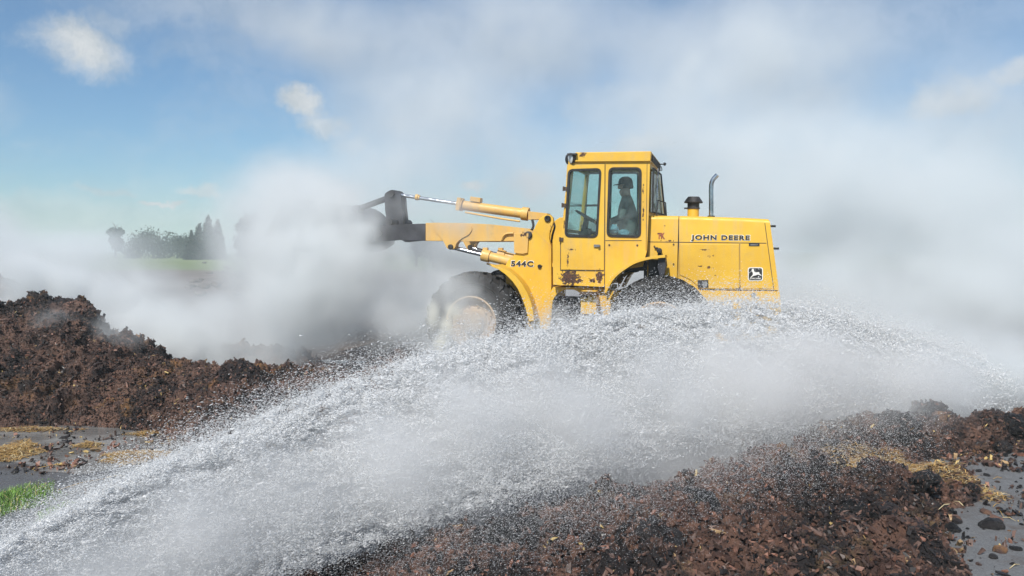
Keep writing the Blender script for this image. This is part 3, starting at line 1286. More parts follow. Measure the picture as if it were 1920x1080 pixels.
# ---- interior
b = MB()
s = L3(1172, 470, 0)
b.box((s.x, 0, s.z - .05), (.46, .48, .12))
b.box((s.x + .24, 0, s.z + .25), (.12, .46, .58), Matrix.Rotation(R(10), 3, 'Y'))
b.box((s.x + .05, 0, s.z - .2), (.3, .3, .2))
for sy in (-1, 1):
    b.box((s.x + .05, sy * .27, s.z + .15), (.3, .06, .05))
b.build('seat', M_seat, cab, bevel=.03)
b = MB()
sc0 = L3(1102, 408, -.05)
nrm = Vector((.50, 0, .86)).normalized()
a_ = nrm.cross(Vector((0, 1, 0))).normalized()
ring = [sc0 + (a_ * math.cos(2 * math.pi * k / 28) + Vector((0, 1, 0)) * math.sin(2 * math.pi * k / 28)) * .19 for k in range(29)]
b.tube(ring, .014, 8, caps=False)
for k in range(3):
    t = 2 * math.pi * k / 3 + .4
    b.tube([sc0 - nrm * .03, sc0 + (a_ * math.cos(t) + Vector((0, 1, 0)) * math.sin(t)) * .19], .011, 6)
b.cyl(sc0 - nrm * .05, sc0 + nrm * .01, .04, seg=14)
b.build('steering_wheel', M_blk, cab)
b = MB()
ds = L3(1088, 440, -.05)
b.tube([sc0 - nrm * .03, (ds.x + .02, -.05, ds.z - .1)], [.035, .06], 10)
b.box((ds.x + .03, -.05, ds.z - .22), (.28, .4, .42))
b.box((ds.x + .08, -.05, ds.z + .02), (.16, .3, .08), Matrix.Rotation(R(-25), 3, 'Y'))
b.tube([(ds.x + .22, .25, ds.z - .25), (ds.x + .27, .25, ds.z + .1)], .01, 6)
b.lathe([(0, -.02), (.02, 0), (0, .025)], (ds.x + .27, .25, ds.z + .1), (0, 0, 1), 10)
b.build('dashboard', M_int, cab, bevel=.015)

# ---- rear fender
arc = [(1132, 548), (1137, 537), (1145, 523), (1155, 512), (1168, 502), (1186, 491), (1206, 484), (1226, 480), (1247, 478)]
def fender_mb(arc_px, thick, y0, y1, yref):
    P_ = [Vector(p) for p in LX(arc_px, yref)]
    P_ = [Vector((q.x, q.y)) for q in smooth_path([Vector((q.x, q.y, 0)) for q in P_], 4)]
    off = []
    for i, q in enumerate(P_):
        d = (P_[min(i + 1, len(P_) - 1)] - P_[max(i - 1, 0)]).normalized()
        n = Vector((d.y, -d.x))
        off.append(q + n * thick)
    m = MB()
    for i in range(len(P_) - 1):
        a, b_, c_, d_ = P_[i], P_[i + 1], off[i + 1], off[i]
    n = len(P_)
    rows = []
    for (pl, y) in ((P_, y0), (P_, y1), (off, y1), (off, y0)):
        rows.append([m.bm.verts.new((q.x, y, q.y)) for q in pl])
    for k in range(4):
        A, B = rows[k], rows[(k + 1) % 4]
        for i in range(n - 1):
            m.face([A[i], A[i + 1], B[i + 1], B[i]])
    m.face([r[0] for r in rows])
    m.face([r[-1] for r in rows][::-1])
    return m


m = fender_mb(arc, .035, -1.06, YC, -1.06)
m.build('rear_fender', M_cab, loader, bevel=.004)
m = fender_mb([(u, v) for u, v in arc], .035, -YC, 1.06, -1.06)
m.build('rear_fender', M_cab, loader, bevel=.004)
b = MB()
b.prism(LX([(1235, 484), (1247, 483), (1249, 498), (1246, 514), (1238, 520), (1233, 500)], -.98), -1.0, -.75)
b.build('mud_flap', M_char, loader, bevel=.004)
b = MB()
b.prism(LX([(1216, 486), (1240, 486), (1246, 516), (1216, 520)], -.70), -.74, -.5)
b.build('battery_box', M_dark, loader, bevel=.01)

# ---- front frame tower
YTn = -.52
tower = LX([(999, 437), (1003, 425), (1011, 410), (1022, 402.5), (1031, 402), (1037, 408), (1038, 416), (1031, 437), (1030, 447), (1033.5, 462), (1034, 520), (1033, 600), (1026, 640), (960, 640), (950, 560), (948, 520),
            (946, 500), (952, 489), (966, 476), (970, 450), (985, 440)], YTn)
b = MB()
b.prism(tower, YTn, YTn + .06)
b.prism(tower, -YTn - .06, -YTn)
b.prism(LX([(985, 520), (1030, 500), (1032, 620), (960, 640), (955, 560)], YTn), YTn + .06, -YTn - .06)
ft = b.build('front_frame', M_yel, loader, bevel=.012)
b = MB()
for (u, v, r) in ((1012, 499.5, .028), (1027, 410, .045), (991, 441, .055)):
    c = L3(u, v, YTn)
    b.lathe([(r, .02), (r, -.022), (r * .8, -.03), (r * .4, -.03), (r * .35, -.02), (0, -.02)], c, (0, 1, 0), 20)
build_islands(b, 'pivot_pin', M_dark, ft)
b = MB()
b.prism(LX([(964, 437), (992, 436), (990, 474), (982, 476), (965, 474)], YTn), YTn - .03, YTn - .001)
b.build('bracket_plate', M_arm, ft, bevel=.005)
b = MB()
seam(b, (1029.5, 455), (1029.5, 506), YTn - .001, .006, .002)
seam(b, (1003, 432), (1034, 464), YTn - .001, .006, .002)
b.build('weld_seam', M_arm, ft)
text_obj('lettering', '544C', L(957.2, 500.4, YTn), L(1001, 501.2, YTn), .094, YTn - .001, M_wht, ft, offset=.06, depth=.003, space=1.15)
text_obj('lettering', '544C', L(958.2, 499.6, YTn), L(1000, 500.4, YTn), .080, YTn - .0035, M_let, ft, offset=.045, depth=.003, space=1.2)

farc = [(921, 499), (935, 505), (949, 515), (961, 527), (971, 541), (979, 558), (985, 575), (989, 590), (992, 603)]
outer = [(920, 497.5), (937, 501), (954, 508), (967, 518), (979, 532), (989, 549), (996, 566), (1000, 583), (1002, 601)]
for sy in (-1, 1):
    m = fender_mb(farc, -.02, -1.04 if sy < 0 else .5, -.5 if sy < 0 else 1.04, -1.04)
    fo = m.build('front_fender', M_yel, loader, bevel=.004)
    m = MB()
    yl = -1.055
    m.plate(LX(farc + outer[::-1], -1.04), [], lambda a, z, k, sy=sy: Vector((a, sy * (1.055 if k else 1.035), z)))
    m.build('fender_lip', M_yel, fo, bevel=.003)

# ---- lift arms (near and far)
arm_px = [(745, 421), (798, 418), (820, 417.5), (866, 418), (920, 420.5), (985, 428), (1000, 434), (1002, 444), (992, 452), (964, 452), (955, 453), (886, 452.5), (798, 451.5), (745, 450), (715, 452), (705, 440), (712, 425)]
YA = -.50
arm = LX(arm_px, YA)
xsplit = L(798, 440, YA)[0]
YELLOW_part = LX([(798, 418), (820, 417.5), (866, 418), (920, 420.5), (985, 428), (999, 434), (1001, 444), (990, 452), (964, 452), (886, 452.5), (798, 451.5)], YA)
BLACK_part = LX([(797.5, 419), (797.5, 451), (745, 450), (715, 453), (704, 446), (702, 432), (712, 424), (745, 421)], YA)
boss = rrect(LX([(811, 424), (840, 422.5), (884, 424), (886, 430), (880, 440), (866, 447), (856, 456), (854, 465), (847, 469), (839, 466), (832, 452), (820, 437)], YA), .04)
for sy in (-1, 1):
    b = MB()
    ya, yb = (YA, YA + .10) if sy < 0 else (-YA - .10, -YA)
    b.prism(YELLOW_part, ya, yb)
    la = b.build('lift_arm', M_arm, loader, bevel=.012)
    b = MB()
    b.prism(rrect(BLACK_part, .03), ya + .003, yb - .003)
    b.build('arm_tip', M_char, la, bevel=.008)
    b = MB()
    b.prism(boss, ya - .018, yb + .018)
    b.build('cylinder_boss', M_arm, la, bevel=.006)
    b = MB()
    c = L3(846, 463, YA)
    b.cyl((c.x, ya - .045, c.z), (c.x, yb + .03, c.z), .038, seg=18)
    c = L3(712, 438, YA)
    b.cyl((c.x, ya - .035, c.z), (c.x, yb + .03, c.z), .05, seg=18)
    build_islands(b, 'arm_pin', M_dark, la, .004)
    # welded hook
    if sy < 0:
        b = MB()
        b.tube(smooth_path([L3(940, 450, YA - .025), L3(943, 443, YA - .025), L3(950, 438, YA - .025), L3(963, 437, YA - .025)], 4), .018, 6)
        b.build('hose_clamp', M_arm, la)
    # lift cylinder
    yc_ = (-.33 if sy < 0 else .33) if sy > 0 else -.42
    yc_ = sy * .40
    p_a, p_b = L3(848, 464, -.42), L3(965, 493, -.42)
    dv = (p_b - p_a).normalized()
    p_a.y = p_b.y = yc_
    b = MB()
    Lc = (p_b - p_a).length
    g0 = p_a + dv * Lc * .50
    b.cyl(g0 - dv * .02, g0 + dv * .10, .088, seg=24)
    b.cyl(g0 + dv * .10, p_b, .070, seg=24)
    b.tube([g0 + dv * .05 + Vector((0, 0, -.11)), p_b + Vector((0, 0, -.10))], .014, 8)
    b.box(g0 + dv * .03 + Vector((0, 0, .09)), (.07, .07, .05))
    lc = b.build('lift_cylinder', M_arm, loader, bevel=.006)
    b = MB()
    b.cyl(p_a, g0, .030, seg=18)
    b.build('cylinder_rod', M_chr, lc)
b = MB()
pa, pb = L3(886, 436, 0), L3(912, 436, 0)
b.cyl((pa.x, YA + .1, pa.z), (pa.x, -YA - .1, pa.z), .09, seg=20)
b.build('cross_tube', M_arm, loader)

# ---- tilt cylinder
yt = -.05
b = MB()
p0, p1 = L3(752, 366, yt), L3(865, 383, yt)
dv = (p1 - p0).normalized()
q0, q1 = L3(872, 385.5, yt), L3(986, 401, yt)
b.cyl(q0 - dv * .02, q1, 10.0 / 140, seg=28)
gl0 = L3(858, 382.5, yt)
b.cyl(gl0, gl0 + dv * .085, 12.5 / 140, seg=28)
b.box(gl0 + dv * .04 + Vector((0, 0, .0)), (.06, .19, .19), Matrix.Rotation(-math.atan2(dv.z, dv.x), 3, 'Y'))
e0 = L3(985, 401, yt)
b.cyl(e0 - dv * .05, e0 + dv * .05, 13.5 / 140, seg=24)
c = L3(893, 374.5, yt)
b.box(c, (.16, .12, .07), Matrix.Rotation(-math.atan2(dv.z, dv.x), 3, 'Y'))
b.prism(LX([(990, 396), (1027, 400), (1023, 411), (990, 412)], -.15), -.15, .05)
b.tube([L3(872, 398, -.14), L3(900, 403, -.15), L3(940, 410, -.15), L3(975, 415, -.15)], .015, 8)
tc_ = b.build('tilt_cylinder', M_arm, loader, bevel=.006)
b = MB()
b.cyl(p0, p1, .026, seg=20)
b.build('cylinder_rod', M_chr, tc_)
b = MB()
c = L3(782, 370, yt)
b.cyl(c - dv * .02, c + dv * .02, .045, seg=14)
b.cyl(c + dv * .025, c + dv * .045, .036, seg=14)
b.build('rod_clamp', M_arm, tc_)
b = MB()
hp1 = [L3(998, 412, -.16), L3(1000, 424, -.2), L3(994, 434, -.3), L3(980, 438, -.4)]
b.tube(smooth_path(hp1, 5), .018, 8)
b.tube(smooth_path([L3(1036, 414, -.3), L3(1040, 425, -.3), L3(1036, 440, -.35), L3(1034, 455, -.3)], 5), .016, 8)
build_islands(b, 'hydraulic_hose', M_blk, loader)

# ---- bellcrank, link, bucket
b = MB()
bc = rrect(LX([(728, 364), (740, 357), (750, 358), (758, 368), (759, 385), (763, 420), (733, 422), (729, 396)], 0), .03)
b.prism(bc, -.14, -.08)
b.prism(bc, .02, .08)
bk = b.build('bellcrank', M_char, loader, bevel=.008)
b = MB()
c = L3(742, 365, 0)
b.cyl((c.x, -.18, c.z), (c.x, .12, c.z), .045, seg=16)
b.cyl((L3(748, 418, 0).x, -.4, L3(748, 418, 0).z), (L3(748, 418, 0).x, .4, L3(748, 418, 0).z), .06, seg=16)
build_islands(b, 'linkage_pin', M_dark, bk)
b = MB()
a1, a2 = L3(742, 366, -.03), L3(672, 392, -.03)
b.cyl(a1, a2, .045, seg=12)
b.cyl(a2 + Vector((0, -.1, 0)), a2 + Vector((0, .1, 0)), .06, seg=12)
b.build('bucket_link', M_char, loader)
# bucket, curled back, as a shell with side plates, 2.3 m wide
bp = [(705, 448), (697, 420), (686, 396), (670, 382), (650, 374), (622, 372)]
bp2 = [(705, 448), (694, 462), (672, 472), (645, 470), (618, 456), (592, 432)]
shell = [Vector(L(u - 88, v, -1.15)) for u, v in (bp[::-1] + bp2[1:])]
shell = [Vector((q.x, q.y)) for q in smooth_path([Vector((q.x, q.y, 0)) for q in shell], 4)]
cen = sum(shell, Vector((0, 0))) / len(shell)
inn = [q + (cen - q).normalized() * .035 for q in shell]
b = MB()
b.prism([tuple(q) for q in shell] + [tuple(q) for q in inn[::-1]], -1.15, 1.15)
b.prism([tuple(q) for q in shell], -1.165, -1.14)
b.prism([tuple(q) for q in shell], 1.14, 1.165)
bucket = b.build('bucket', M_char, loader, bevel=0)
b = MB()
e = shell[-1]
b.box((e.x + .02, 0, e.y - .01), (.22, 2.34, .03), Matrix.Rotation(R(-36), 3, 'Y'))
b.build('cutting_edge', M_dark, bucket)
b = MB()
for sy in (-.42, .42, 0):
    b.prism(LX([(700, 425), (716, 428), (716, 452), (703, 452)], sy), sy - .04, sy + .04)
build_islands(b, 'bucket_lug', M_char, bucket)

# ---- driver
M_shirt = mat('grey_green_shirt', (.16, .18, .17), .9, var=.15)
M_skin = mat('skin', (.33, .19, .13), .6, var=.08)
M_hat = mat('dark_cap', (.025, .025, .03), .8)
M_jean = mat('blue_jeans', (.05, .07, .12), .9)


def person():
    root = link('person', None)
    root.matrix_world = MW @ Matrix.Translation((s.x + .02, .0, s.z))
    tag(root, 'driver in a grey shirt and dark cap seated at the wheel inside the cab', 'person')
    sh = L3(1173, 371, 0)
    H = sh.z - s.z            # seat to shoulder
    K = H - .05
    V = [(0, 0, .06), (.0, 0, .22), (.01, 0, H * .62), (-.01, 0, H - .03), (-.02, 0, K + .07), (-.035, 0, K + .14), (-.045, 0, K + .215), (-.04, 0, K + .285)]
    r = [(.155, .13), (.15, .12), (.175, .13), (.14, .11), (.06, .06), (.082, .072), (.10, .082), (.085, .075)]
    Ed = [(i, i + 1) for i in range(7)]
    for sy in (-1, 1):
        n = len(V)
        V += [(-.0, sy * .17, H - .04), (-.05, sy * .23, H - .28), (-.28, sy * .20, H - .36), (-.36, sy * .17, H - .33)]
        r += [(.068, .068), (.052, .052), (.036, .036), (.03, .022)]
        Ed += [(3, n), (n, n + 1), (n + 1, n + 2), (n + 2, n + 3)]
        m_ = len(V)
        # five fingers curled over the rim
        for q, (dy, ln) in enumerate(((-.03, .05), (-.01, .06), (.01, .057), (.03, .045))):
            k = len(V)
            V += [(-.40, sy * .17 + dy, H - .325), (-.43, sy * .17 + dy, H - .345), (-.42, sy * .17 + dy, H - .345 - ln * .6)]
            r += [(.0095, .0095), (.009, .009), (.008, .008)]
            Ed += [(n + 3, k), (k, k + 1), (k + 1, k + 2)]
        k = len(V)
        V += [(-.37, sy * .17 - sy * .045, H - .335), (-.40, sy * .17 - sy * .05, H - .36)]
        r += [(.011, .011), (.009, .009)]
        Ed += [(n + 3, k), (k, k + 1)]
        k = len(V)
        V += [(-.10, sy * .11, .05), (-.43, sy * .14, .08), (-.50, sy * .14, -.16), (-.46, sy * .14, -.22), (-.60, sy * .15, -.24)]
        r += [(.09, .09), (.062, .062), (.045, .045), (.045, .04), (.035, .03)]
        Ed += [(0, k), (k, k + 1), (k + 1, k + 2), (k + 2, k + 3), (k + 3, k + 4)]
    # nose, chin, ears
    k = len(V)
    V += [(-.15, 0, K + .19), (-.12, 0, K + .12), (-.04, -.09, K + .205), (-.04, .09, K + .205)]
    r += [(.014, .014), (.03, .025), (.015, .02), (.015, .02)]
    Ed += [(6, k), (5, k + 1), (6, k + 2), (6, k + 3)]
    me = bpy.data.meshes.new('body')
    me.from_pydata(V, Ed, [])
    body = link('body', me, root)
    sk = body.modifiers.new('skin', 'SKIN')
    for i, sv in enumerate(me.skin_vertices[0].data):
        sv.radius = r[i]
    me.skin_vertices[0].data[0].use_root = True
    sk.use_smooth_shade = True
    sb = body.modifiers.new('sub', 'SUBSURF')
    sb.levels = sb.render_levels = 2
    bpy.context.view_layer.update()
    dg = bpy.context.evaluated_depsgraph_get()
    me2 = bpy.data.meshes.new_from_object(body.evaluated_get(dg))
    body.modifiers.clear()
    me2.materials.clear()
    for q in (M_skin, M_shirt, M_jean):
        me2.materials.append(q)
    for pl in me2.polygons:
        c = pl.center
        if c.z > H + .015 or (c.x < -.30 and c.z > .15 and c.z < H - .2) or (c.x < -.2 and c.z > H - .45 and c.z > .2):
            pl.material_index = 0
        elif c.z < .10 or c.x < -.2:
            pl.material_index = 2
        else:
            pl.material_index = 1
        pl.use_smooth = True
    body.data = me2
    me2.name = 'body'
    b = MB()
    b.lathe([(.104, 0), (.102, .04), (.085, .085), (.045, .11), (0, .115)], (-.035, 0, K + .235), (-.05, 0, 1), 24)
    b.plate([( -.12, -.07), (-.16, -.065), (-.205, -.03), (-.21, 0), (-.205, .03), (-.16, .065), (-.12, .07)], [], lambda a, y, k: Vector((a, y, K + .238 + .006 * k - (a + .12) * -.15)))
    b.build('cap', M_hat, root)
    b = MB()
    for sy in (-1, 1):
        b.lathe([(0, -.012), (.009, -.008), (.012, 0), (.009, .008), (0, .012)], (-.132, sy * .033, K + .215), (1, 0, 0), 12)
    build_islands(b, 'eye', M_wht, root)
    b = MB()
    b.lathe([(.098, 0), (.1, .03), (.09, .06)], (-.022, 0, K + .18), (-.05, 0, 1), 20)
    b.build('hair', M_hat, root)
    return root


person()
# pale blue bags on the ledge inside the side window
M_bag = mat('pale_blue_plastic', (.25, .48, .58), .45, var=.35, scale=14, bump=.5, bscale=18)
for (u, v, ru, rv, lb) in ((1150, 430, 11, 9, 'pale blue crumpled bag at the left corner of the rear side cab window'), (1170, 437, 12, 7, 'pale blue crumpled bag lying lowest in the middle of the rear side cab window')):
    bm = bmesh.new()
    bmesh.ops.create_icosphere(bm, subdivisions=4, radius=1)
    co = np.array([q.co[:] for q in bm.verts])
    dn = 1 + (fbm(co + u, 1.9, 5, 12) - .5) * .9
    for q, sc_ in zip(bm.verts, dn):
        q.co *= float(sc_)
    me = bpy.data.meshes.new('plastic_bag')
    bm.to_mesh(me)
    bm.free()
    me.materials.append(M_bag)
    me.shade_smooth()
    o = link('plastic_bag', me)
    o.matrix_world = MW @ Matrix.Translation(L3(u, v, YC + .14)) @ Matrix.Diagonal((ru / 150, .07, rv / 150, 1))
    tag(o, lb, 'plastic bag')
b = MB()
b.prism(LX([(1136, 444), (1206, 444), (1206, 449), (1136, 449)], YC), YC + .05, YC + .26)
b.build('window_ledge', M_int, cab)

# ------------------------------------------------------------------ mulch piles
def mulch_mat(name, a, b_, dark, ochre, och_amt=.5, sc_=1.0, wet=.55):
    m = bpy.data.materials.new(name)
    m.use_nodes = True
    t = NT(m.node_tree)
    p = m.node_tree.nodes['Principled BSDF']
    pos = t.n('ShaderNodeNewGeometry').outputs['Position']
    wv = t.vm('ADD', pos, t.vm('SCALE', t.vm('SUBTRACT', t.noise(pos, 5, 3, color=True), (.5, .5, .5)), scale=.12))
    vo = t.n('ShaderNodeTexVoronoi', feature='F1')
    t.set(vo.inputs['Vector'], wv)
    vo.inputs['Scale'].default_value = 9 * sc_
    cellr = t.n('ShaderNodeSeparateXYZ', ins={0: vo.outputs['Color']}).outputs[0]
    f = t.m('ADD', t.m('MULTIPLY', cellr, .5), t.m('MULTIPLY', t.noise(pos, 14, 7, .75), .5))
    c = t.mix(t.mr(f, .3, .7), (*a, 1), (*b_, 1))
    c = t.mix(t.mr(t.noise(pos, 1.5, 6, .75), .47, .56), c, (*dark, 1))
    c = t.mix(t.m('MULTIPLY', t.mr(t.noise(t.vm('ADD', pos, (7, 3, 1)), 1.6, 7, .75), .60 - .08 * och_amt, .68), och_amt), c, (*ochre, 1))
    # fibrous streaks
    fib = t.noise(t.vm('MULTIPLY', t.vm('ADD', pos, t.vm('SCALE', t.noise(pos, 3, 3, color=True), scale=.8)), (1.0, 1.0, 4.0)), 30, 5, .8)
    c = t.mix(t.mr(fib, .56, .72, 0, .55), c, (b_[0] * 2.0, b_[1] * 1.9, b_[2] * 1.8, 1))
    c = t.mix(t.mr(fib, .45, .30, 0, .7), c, (.008, .006, .006, 1))
    t.set(p.inputs['Base Color'], c)
    t.set(p.inputs['Roughness'], t.mr(t.noise(pos, 20, 4), .35, .7, wet - .15, wet + .3))
    bp_ = t.n('ShaderNodeBump')
    bp_.inputs['Distance'].default_value = .03
    bp_.inputs['Strength'].default_value = 1.0
    t.set(bp_.inputs['Height'], t.m('ADD', t.noise(pos, 32, 7, .8), t.m('MULTIPLY', fib, .5)))
    t.set(p.inputs['Normal'], bp_.outputs[0])
    return m


RB, BR, DK, OC = (.070, .040, .033), (.19, .108, .078), (.018, .014, .015), (.36, .18, .06)
MM = mulch_mat('wet_mulch', RB, BR, DK, OC, .85)
MM2 = mulch_mat('wet_mulch_near', (.080, .042, .033), (.20, .108, .075), (.020, .016, .017), (.27, .17, .075), .6, 1.3)
CH = [mat('chip_dark', (.014, .011, .011), .5, var=.5), mat('chip_brown', (.085, .048, .036), .6, var=.4), mat('chip_red', (.16, .075, .05), .6, var=.4),
      mat('chip_tan', (.26, .17, .085), .7, var=.3), mat('chip_straw', (.50, .36, .14), .7, var=.2)]


def displace(V, N, amp=1.0, seed=0, fine=True):
    """clods of several sizes pushed out along the normal"""
    d1, r1 = worley(V + (fbm(V, 2.5, 2, seed + 9)[:, None] - .5) * .3, 3.4, seed)
    d2, r2 = worley(V + (fbm(V, 6, 2, seed + 19)[:, None] - .5) * .14, 8.5, seed + 5)
    h = (.72 - d1) * .17 * (.3 + r1) + np.minimum(.7 - d2, .38) * .17 * (.1 + 1.5 * r2)
    if fine:
        d3, r3 = worley(V + (fbm(V, 14, 2, seed + 29)[:, None] - .5) * .07, 20, seed + 11)
        h = h + (.7 - d3) * .050 * (.1 + 1.2 * r3) + (fbm(V, 34, 3, seed + 2, .7) - .5) * .045
    h = h + (fbm(V, 1.1, 3, seed + 77) - .5) * .28
    return V + N * (h * amp)[:, None]


def grid_normals(G):
    du = np.gradient(G, axis=1)
    dv = np.gradient(G, axis=0)
    n = np.cross(du, dv)
    n /= np.linalg.norm(n, axis=2)[..., None] + 1e-9
    n[n[..., 2] < 0] *= -1
    return n


def shards(V, N, n, seed, smin=.02, smax=.07, mix=(.36, .42, .19, .02, .01), lift=.4):
    """bent flakes and fibres lying on the surface; returns verts, quads, material index offset"""
    g = np.random.default_rng(seed)
    i = g.integers(0, len(V), n)
    c, nn = V[i], N[i]
    d = g.normal(size=(n, 3))
    d -= nn * (d * nn).sum(1)[:, None] * (1 - lift)
    d /= np.linalg.norm(d, axis=1)[:, None]
    s = np.cross(nn + g.normal(size=(n, 3)) * .35, d)
    s /= np.linalg.norm(s, axis=1)[:, None]
    ln = (smin + (smax - smin) * g.random(n) ** 2.2)[:, None]
    wd = ln * (.035 + .16 * g.random((n, 1)) ** 2.2)
    k = nn * ln * (.25 * g.random((n, 1)))
    out = np.stack([c - d * ln * .5 - s * wd * .4, c - d * ln * .5 + s * wd * .4, c + k - s * wd, c + k + s * wd, c + d * ln * .5 - s * wd * .3, c + d * ln * .5 + s * wd * .3], 1)
    out += nn[:, None, :] * .004
    b = np.arange(n)[:, None] * 6
    q = np.concatenate([b + np.array([[0, 2, 3, 1]]), b + np.array([[2, 4, 5, 3]])], 0)
    mi = g.choice(len(mix), n, p=np.array(mix) / sum(mix))
    return out.reshape(-1, 3), q, np.concatenate([mi, mi])


def crumbs(V, N, n, seed, smin, smax, mix):
    """small blocky pieces of mulch lying on and half in the surface"""
    g = np.random.default_rng(seed)
    i = g.integers(0, len(V), n)
    s = smin + (smax - smin) * g.random(n) ** 3
    c = V[i] + N[i] * (s * .25)[:, None]
    A = g.normal(size=(n, 3, 3))
    q0 = A[:, 0] / np.linalg.norm(A[:, 0], axis=1)[:, None]
    q1 = np.cross(q0, A[:, 1])
    q1 /= np.linalg.norm(q1, axis=1)[:, None]
    q2 = np.cross(q0, q1)
    M = np.stack([q0 * (1 + .8 * g.random((n, 1))), q1 * (.45 + .4 * g.random((n, 1))), q2 * (.3 + .4 * g.random((n, 1)))], 1)
    cube = np.array([[-1, -1, -1], [1, -1, -1], [1, 1, -1], [-1, 1, -1], [-1, -1, 1], [1, -1, 1], [1, 1, 1], [-1, 1, 1]]) * .5
    L_ = cube[None] * (.45 + .75 * g.random((n, 8, 1))) + g.normal(size=(n, 8, 3)) * .09
    out = c[:, None, :] + np.einsum('nij,njk->nik', L_, M) * s[:, None, None]
    q = np.array([[3, 2, 1, 0], [4, 5, 6, 7], [0, 1, 5, 4], [1, 2, 6, 5], [2, 3, 7, 6], [3, 0, 4, 7]])
    Q = (np.arange(n)[:, None, None] * 8 + q[None]).reshape(-1, 4)
    mi = g.choice(len(mix), n, p=np.array(mix) / sum(mix))
    return out.reshape(-1, 3), Q, np.repeat(mi, 6)


def finish_pile(name, G, seed, mtl, nshard, label, cat='mulch pile', amp=1.0, smin=.02, smax=.07, mixw=(.36, .42, .19, .02, .01), smooth=True, taper=True, group=None, kind=None, ncr=2.2):
    ny_, nx_ = G.shape[:2]
    N = grid_normals(G).reshape(-1, 3)
    V = G.reshape(-1, 3)
    a = np.clip((V[:, 2] + .02) / .12, .0, 1) if taper else 1
    D = displace(V, N, 1.0, seed)
    V2 = V + (D - V) * (amp * a)[:, None] if taper else D
    N2 = grid_normals(V2.reshape(ny_, nx_, 3)).reshape(-1, 3)
    i = np.arange(ny_ - 1)[:, None] * nx_ + np.arange(nx_ - 1)[None, :]
    Q = np.stack([i, i + 1, i + 1 + nx_, i + nx_], -1).reshape(-1, 4)
    vis = V2[:, 2] > .0
    sv, sq, sm = shards(V2[vis], N2[vis], nshard, seed + 1, smin, smax, mixw)
    cv, cq, cm = crumbs(V2[vis], N2[vis], int(nshard * ncr), seed + 2, .005, smax * .6, (6.5, .9, 1.2, .45, .03, .02))
    W = np.concatenate([V2, sv, cv])
    QQ = np.concatenate([Q, sq + len(V2), cq + len(V2) + len(sv)])
    mi = np.concatenate([np.zeros(len(Q), int), sm + 1, cm])
    me = np_mesh(name, W, quads=QQ, mats=[mtl] + CH, mat_idx=mi, smooth=True)
    me.polygons.foreach_set('use_smooth', np.arange(len(QQ)) < len(Q))
    o = link(name, me)
    tag(o, label, cat, group, kind)
    return V2


def loft(front, ridge, back_off, nu, nt, prof=1.15):
    """front: list of (u, v) on the ground; ridge: (u, v, Y); both resampled to nu"""
    def res(P_, n):
        P_ = np.array(P_, float)
        l = np.concatenate([[0], np.cumsum(np.linalg.norm(np.diff(P_, axis=0), axis=1))])
        q = np.linspace(0, l[-1], n)
        return np.stack([np.interp(q, l, P_[:, k]) for k in range(P_.shape[1])], 1)
    Fp = res([tuple(gnd(u, v)) for u, v in front], nu)
    Rp = res([tuple(at(u, v, Y)) for u, v, Y in ridge], nu)
    Rp[:, 2] = np.maximum(Rp[:, 2], .02)
    Bp = Rp.copy()
    Bp[:, 1] += back_off * (.4 + Rp[:, 2] * .9)
    Bp[:, 0] += (Bp[:, 1] - Rp[:, 1]) * Rp[:, 0] / Rp[:, 1] * .6
    Bp[:, 2] = 0
    G = np.zeros((nt, nu, 3))
    ts = np.linspace(0, 1, nt)
    for k, t_ in enumerate(ts):
        if t_ < .72:
            s_ = t_ / .72
            G[k, :, :2] = Fp[:, :2] * (1 - s_) + Rp[:, :2] * s_
            G[k, :, 2] = Rp[:, 2] * (math.sin(s_ * math.pi / 2) ** prof) - .03 * (1 - s_)
        else:
            s_ = (t_ - .72) / .28
            G[k, :, :2] = Rp[:, :2] * (1 - s_) + Bp[:, :2] * s_
            G[k, :, 2] = Rp[:, 2] * math.cos(s_ * math.pi / 2) - .03 * s_
    return G


# big pile on the left
ridge = [(-420, 600, 8.6), (-200, 588, 8.9), (-60, 590, 9.0), (20, 590, 9.0), (60, 584, 9.0), (105, 576, 9.0), (140, 586, 9.0), (165, 615, 8.9), (195, 642, 8.9), (235, 655, 8.9), (270, 672, 8.8), (300, 684, 8.7), (360, 693, 8.6), (440, 696, 8.5),
         (520, 704, 8.5), (565, 712, 8.5), (620, 726, 8.5), (660, 748, 8.4), (700, 785, 8.2)]
front = [(-420, 815), (-200, 806), (0, 806), (120, 800), (220, 806), (300, 822), (360, 836), (430, 838), (520, 826), (620, 815), (700, 805)]
finish_pile('mulch_pile', loft(front, ridge, 1.4, 640, 300), 11, MM, 40000, 'long ridge of wet reddish brown mulch behind the puddle at the left', smin=.012, smax=.055)
# hazy pile behind it at the frame edge
ridge = [(-420, 470, 12.5), (-250, 490, 12.5), (-100, 508, 12.3), (-20, 526, 12), (10, 540, 12), (30, 556, 12), (52, 570, 12), (75, 590, 12), (110, 625, 11.8), (150, 655, 11.6)]
front = [(-420, 700), (-200, 700), (0, 700), (100, 702), (170, 700)]
finish_pile('mulch_pile', loft(front, ridge, 1.4, 260, 120), 31, MM, 5000, 'darker steaming mulch pile fading into smoke behind the long ridge', smin=.03, smax=.09)
